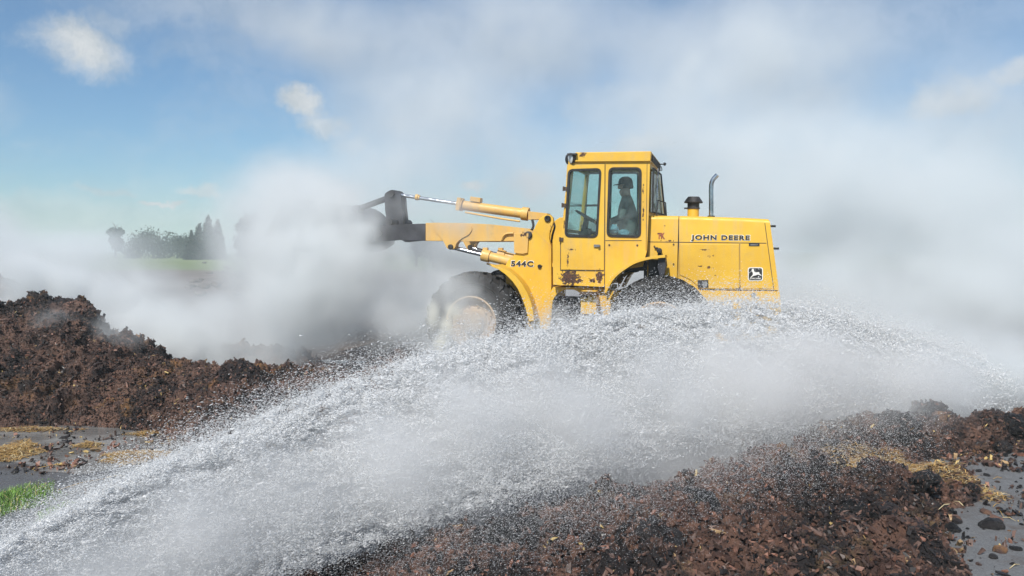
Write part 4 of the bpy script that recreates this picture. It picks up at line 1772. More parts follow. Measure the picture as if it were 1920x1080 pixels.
# low mounds by the front wheel
ridge = [(640, 728, 9.4), (670, 716, 9.4), (700, 700, 9.4), (722, 686, 9.4), (745, 680, 9.4), (790, 680, 9.4), (830, 690, 9.4), (870, 672, 9.5), (910, 668, 9.5), (950, 682, 9.5), (1000, 700, 9.3), (1060, 716, 9.2)]
front = [(630, 758), (700, 770), (800, 780), (900, 780), (1000, 775), (1080, 760)]
finish_pile('mulch_pile', loft(front, ridge, .7, 300, 110), 51, MM, 5000, 'low dark mulch mound with a straw patch in front of the front wheel', smin=.02, smax=.07)
ridge = [(420, 668, 11.5), (500, 660, 11.5), (560, 672, 11.4), (620, 690, 11.2), (690, 688, 11), (760, 672, 11), (820, 668, 11)]
front = [(420, 700), (500, 705), (600, 715), (700, 715), (820, 712)]
finish_pile('mulch_pile', loft(front, ridge, .8, 220, 70), 71, MM, 2500, 'smoke veiled mulch mound behind the end of the long ridge', smin=.03, smax=.08)
# right back heap
ridge = [(1500, 818, 6.9), (1560, 812, 6.9), (1610, 808, 6.9), (1650, 804, 6.9), (1700, 806, 6.9), (1730, 794, 7.0), (1752, 776, 7.1), (1775, 798, 7.0), (1800, 812, 6.9), (1830, 800, 6.9), (1850, 792, 7.0), (1880, 804, 6.9), (1915, 798, 6.9), (1960, 792, 7.0), (2050, 792, 7.0), (2200, 796, 7.0)]
front = [(1480, 850), (1560, 862), (1650, 860), (1720, 868), (1800, 862), (1880, 850), (1960, 850), (2200, 850)]
finish_pile('mulch_pile', loft(front, ridge, .8, 420, 130), 91, MM, 9000, 'broken row of mulch clumps smoking at the right edge behind the straw', smin=.02, smax=.06)
ridge = [(1830, 792, 9.6), (1860, 776, 9.6), (1890, 762, 9.6), (1915, 757, 9.6), (1980, 752, 9.6), (2100, 750, 9.6)]
front = [(1800, 800), (1900, 806), (2000, 806), (2120, 806)]
finish_pile('mulch_pile', loft(front, ridge, .7, 160, 60), 97, MM, 1500, 'dim mulch mound furthest right behind the smoking clumps', smin=.03, smax=.08)

# foreground heap: a height field inside an outline on the ground
out_px = [(1500, 826), (1575, 838), (1640, 862), (1700, 866), (1765, 876), (1800, 898), (1838, 918), (1842, 938), (1800, 955), (1822, 985), (1775, 1010), (1800, 1040), (1790, 1080), (1760, 1130)]
poly = [(p_.x, p_.y) for p_ in (gnd(u, v) for u, v in out_px)]
poly = poly + [(1.8, 2.6), (-1.7, 2.6), (-1.7, 3.4), (-1.15, 3.95), (-.55, 4.4), (.1, 4.85), (.85, 5.5), (1.6, 6.1), (2.3, 6.75)]
PG = np.array(poly)
st = .0155
X, Y = np.meshgrid(np.arange(-2.4, 4.0, st), np.arange(2.5, 8.2, st))
inside = np.zeros(X.shape, bool)
dist = np.full(X.shape, 9.0)
for k in range(len(PG)):
    (x1, y1), (x2, y2) = PG[k], PG[(k + 1) % len(PG)]
    with np.errstate(divide='ignore', invalid='ignore'):
        cnd = ((y1 > Y) != (y2 > Y)) & (X < (x2 - x1) * (Y - y1) / (y2 - y1 + 1e-12) + x1)
    inside ^= cnd
    ex, ey = x2 - x1, y2 - y1
    tt = np.clip(((X - x1) * ex + (Y - y1) * ey) / (ex * ex + ey * ey + 1e-12), 0, 1)
    dist = np.minimum(dist, np.hypot(X - x1 - tt * ex, Y - y1 - tt * ey))
sd_ = np.where(inside, dist, -dist)
pp = np.stack([X.ravel(), Y.ravel(), np.zeros(X.size)], 1)
sd_ = sd_ + (fbm(pp, 2.2, 4, 8).reshape(X.shape) - .5) * .35
s_ = np.clip(sd_ / .55, -.2, 1)
hgt = np.where(s_ > 0, .09 * np.sin(np.clip(s_, 0, 1) * np.pi / 2), s_ * .2)
hgt += np.where(sd_ > 0, .05 * fbm(pp, .9, 3, 21).reshape(X.shape), 0)
hgt -= np.clip((Y - 5.3) / .5, 0, 1) * np.clip((X - 1.9) / .5, 0, 1) * .10     # lower by the straw
hgt = np.where((sd_ > 0) & (hgt < .03), .03, hgt)
G = np.stack([X, Y, hgt], -1)
FG = finish_pile('mulch_pile', G, 131, MM2, 34000, 'foreground spread of torn red brown mulch with black lumps, beside the grey pavement', amp=1.1, smin=.010, smax=.060,
            mixw=(.36, .42, .19, .02, .01), ncr=4.5)

# black lumps on the piles, each its own thing
M_lump = mulch_mat('charred_mulch', (.012, .011, .012), (.03, .026, .026), (.007, .007, .008), (.05, .035, .025), .3, 2.0, wet=.45)


def lump_mesh(seed, sub=5, squash=.75, rough=1.0):
    bm = bmesh.new()
    bmesh.ops.create_icosphere(bm, subdivisions=sub, radius=1)
    co = np.array([q.co[:] for q in bm.verts])
    fs = np.array([[q.index for q in f_.verts] for f_ in bm.faces])
    bm.free()
    d1, r1 = worley(co, 2.4, seed)
    d2, r2 = worley(co, 6, seed + 3)
    k = 1 + (fbm(co, 1.2, 3, seed) - .5) * .9 + ((.7 - d1) * .28 * (.4 + r1) + (.7 - d2) * .13 + (fbm(co, 12, 3, seed, .7) - .5) * .14) * rough
    V_ = co * k[:, None]
    V_[:, 2] *= squash
    return V_, fs


def make_lump(name, u, v, Y, rpx, seed, label, cat, mtl, squash=.8, nsh=500, group=None, sub=5):
    c = at(u, v, Y)
    r = rpx / F * Y
    V_, fs = lump_mesh(seed, sub, squash)
    V_ = V_ * r
    nn = V_ / np.linalg.norm(V_, axis=1)[:, None]
    if nsh:
        sv, sq, sm = shards(V_, nn, nsh, seed, r * .12, r * .5, (.6, .3, .08, .02, 0))
        # split the quads into triangles to share one array
        tq = np.concatenate([sq[:, [0, 1, 2]], sq[:, [0, 2, 3]]])
        mi = np.concatenate([np.zeros(len(fs), int), np.concatenate([sm, sm]) + 1])
        me = np_mesh(name, np.concatenate([V_, sv]), tris=np.concatenate([fs, tq + len(V_)]), mats=[mtl] + CH, mat_idx=mi, smooth=True)
    else:
        me = np_mesh(name, V_, tris=fs, mats=[mtl], smooth=True)
    o = link(name, me)
    o.location = c
    o.rotation_euler = (0, 0, seed)
    return tag(o, label, cat, group)


GL = 'black lumps on the mulch piles'
for (u, v, Y, rp, sd2, lb) in ((1686, 812, 6.75, 42, 3, 'widest rounded black lump, in front of the smoking clumps at the right'), (1215, 1016, 3.9, 54, 5, 'large black burnt lump at the bottom of the foreground mulch'),
                               (965, 1012, 3.95, 46, 7, 'black lump left of the largest one at the bottom of the foreground mulch'), (1300, 950, 4.6, 38, 9, 'dark grey lump half buried where the spray mist ends'),
                               (1642, 890, 5.3, 30, 13, 'black lump on the crest of the foreground mulch just below the straw patch'), (1690, 1022, 4.2, 34, 15, 'small black lump low on the right side of the foreground mulch'),
                               (1735, 905, 5.2, 26, 17, 'black lump at the right end of the straw patch'), (1822, 915, 5.35, 12, 19, 'small round dark lump at the tip of the foreground mulch by the pavement'),
                               (1605, 966, 4.5, 30, 21, 'greyish green lump in the middle of the foreground mulch'), (450, 690, 8.35, 14, 25, 'small black lump on top of the left ridge'),
                               (1755, 780, 7.0, 24, 27, 'pointed dark clump smoking at the right behind the widest black lump'), (1862, 800, 6.85, 24, 29, 'dark clump at the right edge beside the smoking pointed clump'),
                               (780, 690, 9.2, 30, 33, 'black clod lying under the white steam plume by the front wheel'), (890, 660, 9.3, 26, 35, 'hazy dark clod against the front tyre')):
    make_lump('mulch_lump', u, v, Y, rp, sd2, lb, 'mulch lump', M_lump, group=GL)

# reddish and brown clods on the foreground heap
GC = 'torn brown clods on the foreground mulch'
for k, (u, v, Y, rp) in enumerate(((1800, 812, 6.75, 20), (1900, 800, 6.8, 26), (1938, 812, 6.7, 22), (1835, 835, 6.6, 15), (1600, 818, 6.8, 20), (1560, 838, 6.5, 16), (1765, 838, 6.6, 14), (1880, 838, 6.6, 13))):
    make_lump('mulch_lump', u, v, Y, rp, 300 + k, 'charred clump in the smoking row at the right edge, behind the straw patch', 'mulch lump', M_lump if k % 3 else MM, nsh=300, group='charred clumps in the smoking row')
rg = random.Random(9)
for k in range(28):
    u = ([1170, 1260, 1340, 1400, 1470, 1530, 1560, 1620, 1660, 1700, 1120, 1040, 850, 760, 1450, 1560] + [1120, 1200, 1290, 1370, 1420, 1500, 1590, 1250, 1330, 960, 900, 1660])[k]
    v = ([985, 985, 1000, 1040, 985, 905, 1045, 1010, 955, 985, 1045, 1040, 1040, 1060, 900, 960] + [1000, 960, 1050, 970, 945, 1015, 935, 1010, 1065, 1065, 1030, 1062])[k]
    g = gnd(u, v, .2)
    make_lump('mulch_clod', u, v + 12, g.y, 20 + rg.random() * 24, 60 + k * 3, 'torn red brown mulch clod half sunk in the foreground mulch', 'mulch clod', MM2, .6, 700, GC, sub=5)

# loose clods on the pavement at the right
GP = 'small clods scattered on the grey pavement'
protos = []
for k in range(5):
    V_, fs = lump_mesh(200 + k, 3, .7, 1.4)
    protos.append(np_mesh('loose_clod', V_, tris=fs, mats=[MM if k % 2 else M_lump], smooth=True))
loose = [(1860, 990, 17), (1848, 963, 8), (1812, 872, 7), (1760, 863, 10), (1835, 885, 5), (1850, 893, 5), (1790, 980, 12), (1785, 996, 13), (1875, 1035, 12), (1905, 1032, 8), (1862, 1047, 8), (1800, 1036, 8), (1815, 1010, 5),
         (1898, 865, 6), (1880, 855, 8), (1915, 850, 6), (1840, 927, 5), (1905, 905, 3), (1870, 905, 4), (1885, 935, 4), (1875, 955, 4), (1835, 1060, 5), (1900, 1060, 5), (1830, 940, 4), (1855, 925, 3), (1915, 985, 4), (1780, 868, 5), (1740, 868, 5),
         (640, 812, 6), (560, 820, 5), (545, 828, 4), (130, 880, 4), (90, 866, 3), (185, 848, 4)]
for k in range(60):
    loose.append((1790 + rg.random() * 140, 862 + rg.random() * 215, 1.4 + 2.2 * rg.random() ** 2))
for k, (u, v, rp) in enumerate(loose):
    g = gnd(u, v)
    o = link('loose_clod', protos[k % 5])
    r = rp / F * g.y
    o.location = (g.x, g.y, r * .35)
    o.scale = (r * 1.1, r * .9, r)
    o.rotation_euler = (0, 0, k * 1.7)
    lb = 'small dark clod lying loose on the pavement beside the mulch'
    if k == 0:
        lb = 'largest loose black clod on the grey pavement at the right, with straws above it'
    tag(o, lb, 'clod', GP)


# ------------------------------------------------------------------ straw
M_st = [mat('straw_gold', (.42, .26, .08), .7, var=.25, scale=30), mat('straw_pale', (.52, .42, .24), .7, var=.2, scale=30), mat('straw_brown', (.26, .15, .06), .8, var=.3, scale=30)]


def straw_mat_mesh(name, centre_px, ru, rv, n, seed, label, h=.035, zb=.01, on=None):
    g = np.random.default_rng(seed)
    c = gnd(*centre_px, zb)
    a = gnd(centre_px[0] + ru, centre_px[1], zb).x - c.x
    b_ = (gnd(centre_px[0], centre_px[1] - rv, zb).y - c.y)
    th = g.random(n) * 2 * np.pi
    rr = g.random(n) ** .6 * (1 + .3 * np.sin(th * 3 + seed) + .15 * np.sin(th * 7))
    x = c.x + a * rr * np.cos(th)
    y = c.y + b_ * rr * np.sin(th)
    z = zb + g.random(n) * h * np.clip(1.2 - rr, .15, 1)
    if on is not None:
        ix = np.clip(((x + 2.4) / st).round().astype(int), 0, G.shape[1] - 1)
        iy = np.clip(((y - 2.5) / st).round().astype(int), 0, G.shape[0] - 1)
        z = np.maximum(on.reshape(G.shape)[iy, ix, 2], 0) + g.random(n) * h
    d = g.normal(size=(n, 3)) * np.array([1, .8, .12])
    d /= np.linalg.norm(d, axis=1)[:, None]
    ln = (.025 + .10 * g.random(n) ** 2.5)[:, None]
    s = np.cross(d, [0, 0, 1.0]) * (.0013 + .0022 * g.random((n, 1)))
    C = np.stack([x, y, z], 1)
    bend = g.normal(size=(n, 3)) * ln * .12
    bend[:, 2] = np.abs(bend[:, 2]) * .6
    V_ = np.stack([C - d * ln / 2 - s, C - d * ln / 2 + s, C + bend - s, C + bend + s, C + d * ln / 2 - s, C + d * ln / 2 + s], 1).reshape(-1, 3)
    b0 = np.arange(n)[:, None] * 6
    q = np.concatenate([b0 + np.array([[0, 2, 3, 1]]), b0 + np.array([[2, 4, 5, 3]])], 0)
    mi = g.choice(3, n, p=(.5, .2, .3))
    o = link(name, np_mesh(name, V_, quads=q, mats=M_st, mat_idx=np.concatenate([mi, mi])))
    tag(o, label, 'straw')
    return o


straw_mat_mesh('straw_clump', (272, 857), 82, 10, 2800, 1, 'flat golden straw mat floating in the middle of the left puddle')
straw_mat_mesh('straw_clump', (8, 850), 52, 20, 2800, 2, 'golden straw mat at the left edge of the frame above the grass')
straw_mat_mesh('straw_clump', (165, 836), 24, 4, 350, 4, 'short strip of straw in the puddle above and left of the floating mat')
straw_mat_mesh('straw_clump', (275, 815), 34, 4, 400, 6, 'thin straw scraps at the foot of the left ridge')
straw_mat_mesh('straw_clump', (60, 806), 70, 3, 600, 7, 'line of straw along the foot of the left ridge at the frame edge')
straw_mat_mesh('straw_clump', (440, 835), 60, 8, 1500, 8, 'pale straw strip at the right end of the puddle beside the spray')
straw_mat_mesh('straw_clump', (1672, 886), 125, 36, 8500, 3, 'broad tawny straw patch between the foreground mulch and the smoking clumps', h=.04, zb=.06, on=FG)
straw_mat_mesh('straw_clump', (742, 692), 20, 8, 700, 5, 'small pale straw patch on the mound by the front wheel', zb=.30)

# crumbs strewn around the piles on the pavement
g = np.random.default_rng(404)
cu = []
for (u0, u1, v0, v1, n) in ((1740, 1960, 850, 1085, 2600), (1560, 1960, 845, 905, 1600), (-40, 620, 800, 890, 2600), (300, 700, 790, 900, 1400), (20, 300, 870, 960, 500), (1120, 1500, 780, 860, 400)):
    uu = u0 + (u1 - u0) * g.random(n)
    vv = v0 + (v1 - v0) * g.random(n) ** 1.4
    cu += [gnd(a, c, .008)[:] for a, c in zip(uu, vv)]
cu = np.array(cu)
cu = cu[fbm(cu, 2.2, 4, 55) + g.normal(size=len(cu)) * .06 > .5]
cv, cq, cm = crumbs(cu, np.tile([0, 0, 1.0], (len(cu), 1)), len(cu), 405, .004, .045, (3, 3, 2, .8, .4))
me = np_mesh('mulch_crumbs', cv, quads=cq, mats=CH, mat_idx=cm)
tag(link('mulch_crumbs', me, kind='stuff'), 'fine dark mulch crumbs strewn over the wet pavement between the piles', 'debris')

# single straws
b = None
GS = 'single straws lying about'
for k, (u0, v0, u1, v1, z) in enumerate(((1428, 988, 1446, 1000, .25), (1446, 1000, 1444, 1012, .25), (1456, 997, 1472, 1012, .22), (1672, 970, 1680, 1003, .2), (1619, 1004, 1625, 1023, .24), (1780, 945, 1760, 955, .2), (1870, 955, 1882, 970, .01),
                                      (1880, 970, 1905, 977, .01), (1862, 950, 1874, 944, .01), (1893, 1066, 1912, 1058, .01), (110, 918, 200, 897, .02), (200, 895, 245, 893, .02), (60, 880, 130, 870, .02), (1806, 948, 1790, 940, .2), (1878, 896, 1862, 898, .01))):
    m = MB()
    a, c = gnd(u0, v0, z), gnd(u1, v1, z)
    mid = (a + c) / 2 + Vector((0, 0, .012))
    rr = .0028 if z > .05 else .0022
    m.tube([a, mid, c], [rr, rr, rr * .7], 5)
    o = m.build('straw', M_st[1 if k % 2 else 0])
    tag(o, 'single pale straw lying on the mulch' if z > .05 else 'single pale straw lying on the wet pavement', 'straw', GS)

# ------------------------------------------------------------------ grass tufts
M_gr = [mat('grass_green', (.115, .23, .035), .55, var=.3, scale=9), mat('grass_light', (.22, .40, .07), .55, var=.2, scale=9), mat('grass_dry', (.45, .38, .16), .7, var=.2)]


def grass(u, v, ru, rv, n, seed, label, hh=.065):
    g = np.random.default_rng(seed)
    c = gnd(u, v)
    a = gnd(u + ru, v).x - c.x
    b_ = gnd(u, v - rv).y - c.y
    th = g.random(n) * 2 * np.pi
    rr = g.random(n) ** .5 * (1 + .25 * np.sin(th * 4 + seed))
    B = np.stack([c.x + a * rr * np.cos(th), c.y + b_ * rr * np.sin(th), np.zeros(n)], 1)
    H_ = hh * (.25 + 1.2 * g.random(n) ** 1.5) * np.clip(1.25 - rr, .2, 1)
    dr = g.normal(size=(n, 3)) * .45
    dr[:, 2] = 0
    side = np.cross(dr + 1e-6, [0, 0, 1.0])
    side /= np.linalg.norm(side, axis=1)[:, None]
    wv_ = (.0016 + .0016 * g.random(n))[:, None]
    pts = []
    for t_ in (0, .4, .75, 1):
        cc = B + dr * (t_ ** 2 * H_)[:, None]
        cc[:, 2] = H_ * (t_ - .18 * t_ * t_ * np.linalg.norm(dr, axis=1))
        ww = wv_ * (1 - t_ * .9)
        pts += [cc - side * ww, cc + side * ww]
    V_ = np.stack(pts, 1).reshape(-1, 3)
    b0 = np.arange(n)[:, None] * 8
    q = np.concatenate([b0 + np.array([[0, 1, 3, 2]]) + 2 * k for k in range(3)], 0)
    mi = g.choice(3, n, p=(.55, .35, .10))
    o = link('grass', np_mesh('grass', V_, quads=q, mats=M_gr, mat_idx=np.concatenate([mi] * 3)), kind='stuff')
    tag(o, label, 'grass')


grass(16, 942, 78, 36, 3800, 1, 'bright green grass tuft at the left edge beside the puddle')
grass(120, 962, 46, 20, 1900, 2, 'smaller bright green grass tuft right of the big one', .055)

# ------------------------------------------------------------------ water spray from a hose
g = np.random.default_rng(77)
UU = np.array([-150, 0, 200, 400, 600, 800, 1000, 1200, 1400, 1550, 1700, 1850, 1950], float)
VT = np.array([1105, 1020, 912, 822, 738, 672, 624, 588, 572, 588, 628, 680, 720], float)
VB = np.array([1400, 1290, 1200, 1130, 1058, 982, 918, 868, 826, 806, 800, 812, 830], float)
DD = np.array([2.1, 2.4, 2.85, 3.35, 3.9, 4.45, 5.0, 5.7, 6.4, 6.9, 7.4, 7.9, 8.1], float)


def spray_pts(n, u, t, depthj, lift=.0):
    """u along the jet, t across it (0 lower edge, 1 upper edge); real 3-D positions"""
    vt, vb, dd = np.interp(u, UU, VT), np.interp(u, UU, VB), np.interp(u, UU, DD)
    v = vb + (vt - vb) * t
    thick = (vb - vt) / F * dd
    Yd = dd + (np.clip(t, -.3, 1.2) - .45) * thick * .85 + depthj * thick * .13
    Yd = np.minimum(Yd, np.where(v > 500, (CAMZ - lift) * F / np.maximum(v - 470, 1), 99)) if np.any(lift) else Yd
    x = (u - 960) / F
    z = (540 - v) / F
    # camera pitch
    cy, sy = math.cos(-PITCH), math.sin(-PITCH)
    dy = cy * 1 - sy * z
    dz = sy * 1 + cy * z
    k = Yd / dy
    return np.stack([x * k, dy * k, CAMZ + dz * k], 1)


def drops(P_, r, elong, mats, name, seed):
    gg = np.random.default_rng(seed)
    n = len(P_)
    tet = np.array([[1, 0, -.7], [-.5, .87, -.7], [-.5, -.87, -.7], [0, 0, 1.1]])
    ax = gg.normal(size=(n, 3)) * .20 + elong
    ax /= np.linalg.norm(ax, axis=1)[:, None]
    e1 = np.cross(ax, gg.normal(size=(n, 3)))
    e1 /= np.linalg.norm(e1, axis=1)[:, None]
    e2 = np.cross(ax, e1)
    st_ = (1.8 + 3.4 * gg.random((n, 1)) ** 2)
    V_ = P_[:, None, :] + (e1[:, None, :] * tet[None, :, :1] + e2[:, None, :] * tet[None, :, 1:2]) * r[:, None, None] + ax[:, None, :] * tet[None, :, 2:3] * (r[:, None] * st_)[:, :, None]
    f = np.array([[0, 2, 1], [0, 1, 3], [1, 2, 3], [2, 0, 3]])
    T_ = (np.arange(n)[:, None, None] * 4 + f[None]).reshape(-1, 3)
    return np_mesh(name, V_.reshape(-1, 3), tris=T_, mats=mats, smooth=True)


wmat = bpy.data.materials.new('water_drops')
wmat.use_nodes = True
t = NT(wmat.node_tree)
wmat.node_tree.nodes.remove(wmat.node_tree.nodes['Principled BSDF'])
d1 = t.n('ShaderNodeBsdfDiffuse')
d1.inputs[0].default_value = (.97, .975, .98, 1)
d2 = t.n('ShaderNodeBsdfTranslucent')
d2.inputs[0].default_value = (.98, .985, .99, 1)
d3 = t.n('ShaderNodeBsdfTransparent')
m1 = t.n('ShaderNodeMixShader', ins={0: .5})
t.set(m1.inputs[1], d1)
t.set(m1.inputs[2], d2)
m2 = t.n('ShaderNodeMixShader', ins={0: .25})
t.set(m2.inputs[1], m1)
t.set(m2.inputs[2], d3)
t.set(wmat.node_tree.nodes['Material Output'].inputs[0], m2)

NB = 1700000
u = -120 + 2070 * g.random(NB) ** .95
t_ = g.random(NB)
t_ = np.where(g.random(NB) < .45, 1 - np.abs(g.normal(size=NB)) * .16 - .02, t_)
t_ = np.where(g.random(NB) < .10, np.abs(g.normal(size=NB)) * .14, t_)
t_ = t_ + g.normal(size=NB) * (.018 + .040 * (u / 1900))
dj = g.normal(size=NB) * .6
# ropes and clumps of water along the jet
warp = np.interp(u, UU, DD)
q1 = np.stack([u / 260, t_ * 7 + u / 900, dj * .6], 1)
q2 = np.stack([u / 70, t_ * 15 + u / 90, dj * .5], 1)
q3 = np.stack([u / 15, t_ * 34 + u / 30, dj * 1.0], 1)
den = .34 * fbm(q1, 1, 3, 3) + .31 * vnoise(q2, 1, 5) + .35 * vnoise(q3, 1, 6)
keep = g.random(NB) < np.clip((den - .36) * 5.5, .12, 1)
fade = np.clip((1990 - u + g.normal(size=NB) * 50) / 760, 0, 1) ** 1.5
low = np.interp(u, [-150, 900, 1300, 1900], [1, 1, .75, .5])
keep &= g.random(NB) < fade * np.where(t_ < .35, low * np.clip(.35 + t_ * 1.9, .2, 1), 1)
P1 = spray_pts(0, u[keep], t_[keep], dj[keep])
dcam = P1[:, 1]
r1 = dcam * .00042 * np.exp(g.normal(size=len(P1)) * .45)
# fine fall-out below and around the jet
NF = 170000
u2 = 560 + 1250 * g.random(NF)
t2 = g.normal(size=NF) * .24 - .02
k2 = g.random(NF) < np.clip((u2 - 500) / 500, 0, 1) * np.clip((1800 - u2) / 300, 0, 1)
u2, t2 = u2[k2], t2[k2]
P2 = spray_pts(0, u2, t2, g.normal(size=len(u2)) * .9, .30 + .25 * g.random(len(u2)))
r2 = P2[:, 1] * .00019 * np.exp(g.normal(size=len(P2)) * .3)
# stray drops above the jet
NS = 70000
u3 = -100 + 1950 * g.random(NS)
t3 = 1 + np.abs(g.normal(size=NS)) * .10
P3 = spray_pts(0, u3, t3, g.normal(size=NS) * .7)
r3 = P3[:, 1] * .00025 * np.exp(g.normal(size=NS) * .4)
PP = np.concatenate([P1, P2, P3])
rr = np.concatenate([r1, r2, r3])
ok = PP[:, 2] > .03
spr = link('water_spray', drops(PP[ok], rr[ok], np.array([.75, .55, .12]), [wmat], 'water_spray', 5), kind='stuff')
tag(spr, 'broad white arc of hose water sweeping from lower left across the rear wheel', 'water spray')

# ------------------------------------------------------------------ smoke: fog volumes grown from puffs
def smoke_volume(name, lo, hi, voxel, puffs, seed, color, density, label, warp=(1.2, .35), detail=(.9, 5), contrast=1.3, aniso=.15):
    me = bpy.data.meshes.new(name)
    o = link(name, me, kind='stuff')
    tag(o, label, 'smoke')
    ng = bpy.data.node_groups.new(name, 'GeometryNodeTree')
    ng.interface.new_socket('Geometry', in_out='INPUT', socket_type='NodeSocketGeometry')
    ng.interface.new_socket('Geometry', in_out='OUTPUT', socket_type='NodeSocketGeometry')
    t = NT(ng)
    out = t.n('NodeGroupOutput')
    pos = t.n('GeometryNodeInputPosition').outputs[0]
    off = t.vm('ADD', pos, (seed * 3.1, seed * 1.7, seed * .9))
    wv = t.vm('SCALE', t.vm('SUBTRACT', t.noise(off, warp[1], 4, .55, color=True), (.5, .5, .5)), scale=warp[0] * 2)
    p = t.vm('ADD', pos, wv)
    s_ = None
    for (c, r, a) in puffs:
        d = t.vm('LENGTH', t.vm('MULTIPLY', t.vm('SUBTRACT', p, tuple(c)), (1 / r[0], 1 / r[1], 1 / r[2])))
        b = t.mr(d, 0.0, 1.0, a, 0.0)
        s_ = b if s_ is None else t.m('ADD', s_, b)
    nz = t.noise(off, detail[0], detail[1], .6, dist=.6)
    f = t.mr(nz, .28, .72, 1 - contrast, 1 + contrast, smooth=False)
    dn = t.m('MAXIMUM', t.m('MULTIPLY', s_, t.m('MAXIMUM', f, 0.0)), 0.0)
    vc = t.n('GeometryNodeVolumeCube')
    t.set(vc.inputs['Density'], dn)
    vc.inputs['Min'].default_value = lo
    vc.inputs['Max'].default_value = hi
    for k, ax in enumerate('XYZ'):
        vc.inputs['Resolution ' + ax].default_value = max(8, int((hi[k] - lo[k]) / voxel))
    m = bpy.data.materials.new(name)
    m.use_nodes = True
    m.node_tree.nodes.clear()
    mt = NT(m.node_tree)
    pvn = mt.n('ShaderNodeVolumePrincipled')
    pvn.inputs['Density'].default_value = density
    pvn.inputs['Color'].default_value = (*color, 1)
    pvn.inputs['Anisotropy'].default_value = aniso
    mt.set(mt.n('ShaderNodeOutputMaterial').inputs['Volume'], pvn)
    sm = t.n('GeometryNodeSetMaterial')
    t.set(sm.inputs[0], vc)
    sm.inputs['Material'].default_value = m
    t.set(out.inputs[0], sm)
    md = o.modifiers.new('puffs', 'NODES')
    md.node_group = ng
    return o


def puff(u, v, Y, ru, rv, ry, a):
    c = at(u, v, Y)
    return (c, (ru / F * Y, ry, rv / F * Y), a)


# the bank drifting behind the loader
back = [
    puff(560, 520, 15, 240, 190, 2.2, 1.3), puff(450, 640, 13.5, 260, 110, 1.6, 1.2), puff(590, 420, 15.5, 170, 150, 2.2, .8),
    puff(250, 610, 13.5, 330, 110, 1.6, 1.5), puff(60, 560, 14, 260, 130, 1.8, 1.3), puff(-150, 500, 15, 260, 160, 1.8, 1.0), puff(100, 470, 15, 260, 75, 2.0, 1.5), puff(-200, 430, 15, 260, 120, 2.0, 1.2), puff(260, 520, 14.5, 120, 50, 1.4, .9),
    puff(740, 330, 16, 180, 150, 2.0, .7), puff(800, 560, 14.5, 240, 120, 1.8, 1.3), puff(960, 500, 14.5, 200, 90, 1.6, 1.0), puff(810, 490, 13.5, 170, 48, 1.2, 3.0),
    puff(800, 220, 18, 260, 150, 2.6, .55), puff(1000, 330, 18, 260, 160, 2.6, .45), puff(620, 60, 19, 260, 110, 2.6, .45), puff(1000, 60, 19, 300, 150, 2.6, .42),
    puff(1250, 250, 18, 260, 180, 2.6, .6), puff(1500, 380, 17, 330, 240, 3.0, 1.1), puff(1780, 420, 17, 330, 240, 3.0, 1.1), puff(1420, 120, 19, 330, 160, 3.0, .6),
    puff(1700, 600, 15, 340, 160, 2.6, 1.4), puff(1950, 560, 15, 300, 200, 2.6, 1.3), puff(1350, 560, 15, 300, 170, 2.4, 1.0), puff(1050, 520, 15, 240, 120, 2.0, .7), puff(1850, 200, 18, 260, 150, 2.6, .4),
]
smoke_volume('smoke', (-15, 11.6, 0.02), (15, 21.0, 9.5), .20, back, 4, (.930, .955, .965), .95, 'thick pale smoke bank drifting across the sky behind the loader', warp=(.9, .33), detail=(.95, 7), contrast=1.15)
# smoke rolling over the bucket, the front wheel and the ground in front
frontp = [
    puff(585, 500, 9.4, 160, 165, 1.0, 1.7), puff(540, 400, 10.2, 150, 120, 1.0, .6), puff(690, 410, 9.4, 70, 70, .7, .9), puff(700, 480, 9.6, 90, 50, .7, .8), puff(150, 640, 8.8, 150, 60, .4, .9), puff(610, 380, 10.2, 120, 70, 1.0, .7), puff(600, 560, 9.8, 190, 120, 1.0, .9), puff(760, 590, 9.0, 110, 120, .6, .75), puff(840, 640, 8.9, 80, 70, .45, 1.5),
    puff(850, 580, 9.0, 90, 90, .5, 1.15), puff(820, 430, 9.2, 170, 80, .6, .42), puff(560, 650, 9.8, 180, 70, .8, .8), puff(300, 630, 10.6, 260, 90, .9, 1.6), puff(150, 540, 10.9, 200, 70, .7, 1.3), puff(90, 560, 11.0, 160, 80, .8, .8),
    puff(1040, 605, 9.0, 70, 45, .5, .7), puff(20, 560, 10.8, 120, 70, .6, .7), puff(500, 440, 10.5, 130, 110, 1.0, .5),
]
smoke_volume('smoke', (-8.5, 8.1, 0.02), (1.6, 11.6, 3.6), .085, frontp, 9, (.95, .967, .97), 2.4, 'white smoke rolling over the bucket, the front wheel and the left mulch', warp=(.85, .8), detail=(1.9, 7), contrast=2.1)
rightp = [
    puff(1700, 700, 8.6, 190, 80, .9, 1.2), puff(1880, 700, 8.8, 190, 100, .9, 1.6), puff(2000, 740, 8.0, 170, 80, .8, 1.0), puff(1760, 720, 7.8, 140, 60, .6, .9), puff(1560, 720, 8.0, 160, 80, .7, .6), puff(1820, 640, 9.0, 190, 70, .9, .6), puff(1660, 780, 7.4, 120, 40, .5, .35), puff(1820, 770, 7.4, 150, 50, .5, .9), puff(1700, 790, 6.6, 120, 40, .3, .5),
    puff(1560, 580, 9.2, 160, 60, .7, .6), puff(1660, 620, 8.8, 170, 60, .7, .8),
]
smoke_volume('smoke', (1.8, 6.6, 0.02), (9.0, 11.2, 2.6), .10, rightp, 14, (.96, .977, .98), 2.2, 'low white smoke and drifting mist behind the landing water at the right', warp=(.3, .9), detail=(1.8, 5), contrast=.9)
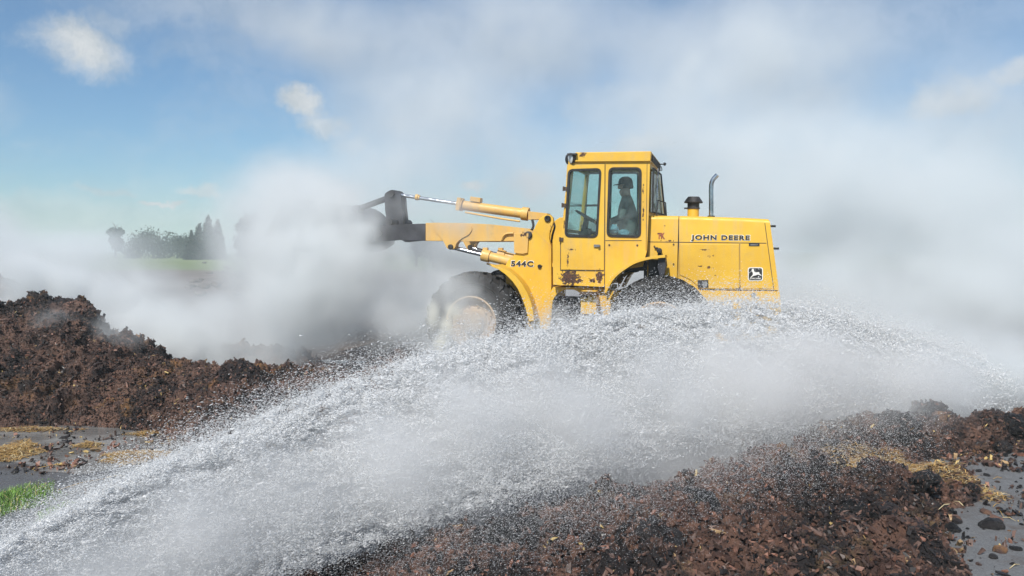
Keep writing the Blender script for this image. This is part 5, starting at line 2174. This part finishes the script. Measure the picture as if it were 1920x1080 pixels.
# fine mist hanging in and under the jet
mist = [puff(1300, 740, 6.1, 420, 120, .7, .9), puff(1000, 800, 5.0, 330, 120, .6, .8), puff(1600, 740, 7.2, 300, 110, .7, .9), puff(700, 880, 4.2, 280, 130, .5, .8), puff(1250, 870, 5.7, 380, 90, .7, .6), puff(1450, 660, 6.8, 300, 70, .6, .7), puff(300, 1000, 3.2, 340, 130, .45, .8)]
mist += [puff(uu, (np.interp(uu, UU, VT) + np.interp(uu, UU, VB)) / 2, np.interp(uu, UU, DD), 190, .52 * (np.interp(uu, UU, VB) - np.interp(uu, UU, VT)), .34 + uu / 7000, 1.5 * (1 if uu < 1500 else .6)) for uu in range(0, 1800, 170)]
smoke_volume('water_mist', (-2.6, 2.0, 0.02), (5.2, 8.6, 1.7), .08, mist, 21, (.99, .99, .99), 2.3, 'fine bright mist hanging around the arc of hose water', warp=(.2, 1.0), detail=(1.6, 4), contrast=.6)
bpy.data.objects['water_mist']['category'] = 'mist'
# the steam plume rising by the front wheel
plume = [puff(822, 672, 8.6, 26, 16, .12, 1.6), puff(826, 645, 8.6, 17, 30, .12, 1.5), puff(836, 612, 8.6, 20, 30, .14, 1.0), puff(812, 590, 8.65, 16, 40, .14, .8), puff(800, 676, 8.6, 26, 8, .12, 1.2), puff(850, 585, 8.6, 24, 26, .16, .6)]
smoke_volume('steam_plume', (-1.3, 8.3, .3), (-.3, 9.0, 1.5), .03, plume, 30, (.99, .975, .90), 12.0, 'narrow yellowish steam plume rising from the mound by the front wheel', warp=(.05, 3.0), detail=(6, 4), contrast=.8)

# thin even haze over the whole place
hz = MB()
hz.box((0, 740, 6.3), (3400, 1600, 15.0))
hm = bpy.data.materials.new('haze')
hm.use_nodes = True
hm.node_tree.nodes.clear()
ht = NT(hm.node_tree)
hp_ = ht.n('ShaderNodeVolumePrincipled')
hp_.inputs['Density'].default_value = .0018
hp_.inputs['Color'].default_value = (.84, .96, .98, 1)
ht.set(ht.n('ShaderNodeOutputMaterial').inputs['Volume'], hp_)
tag(hz.build('haze', hm, smooth=0), kind='stuff')
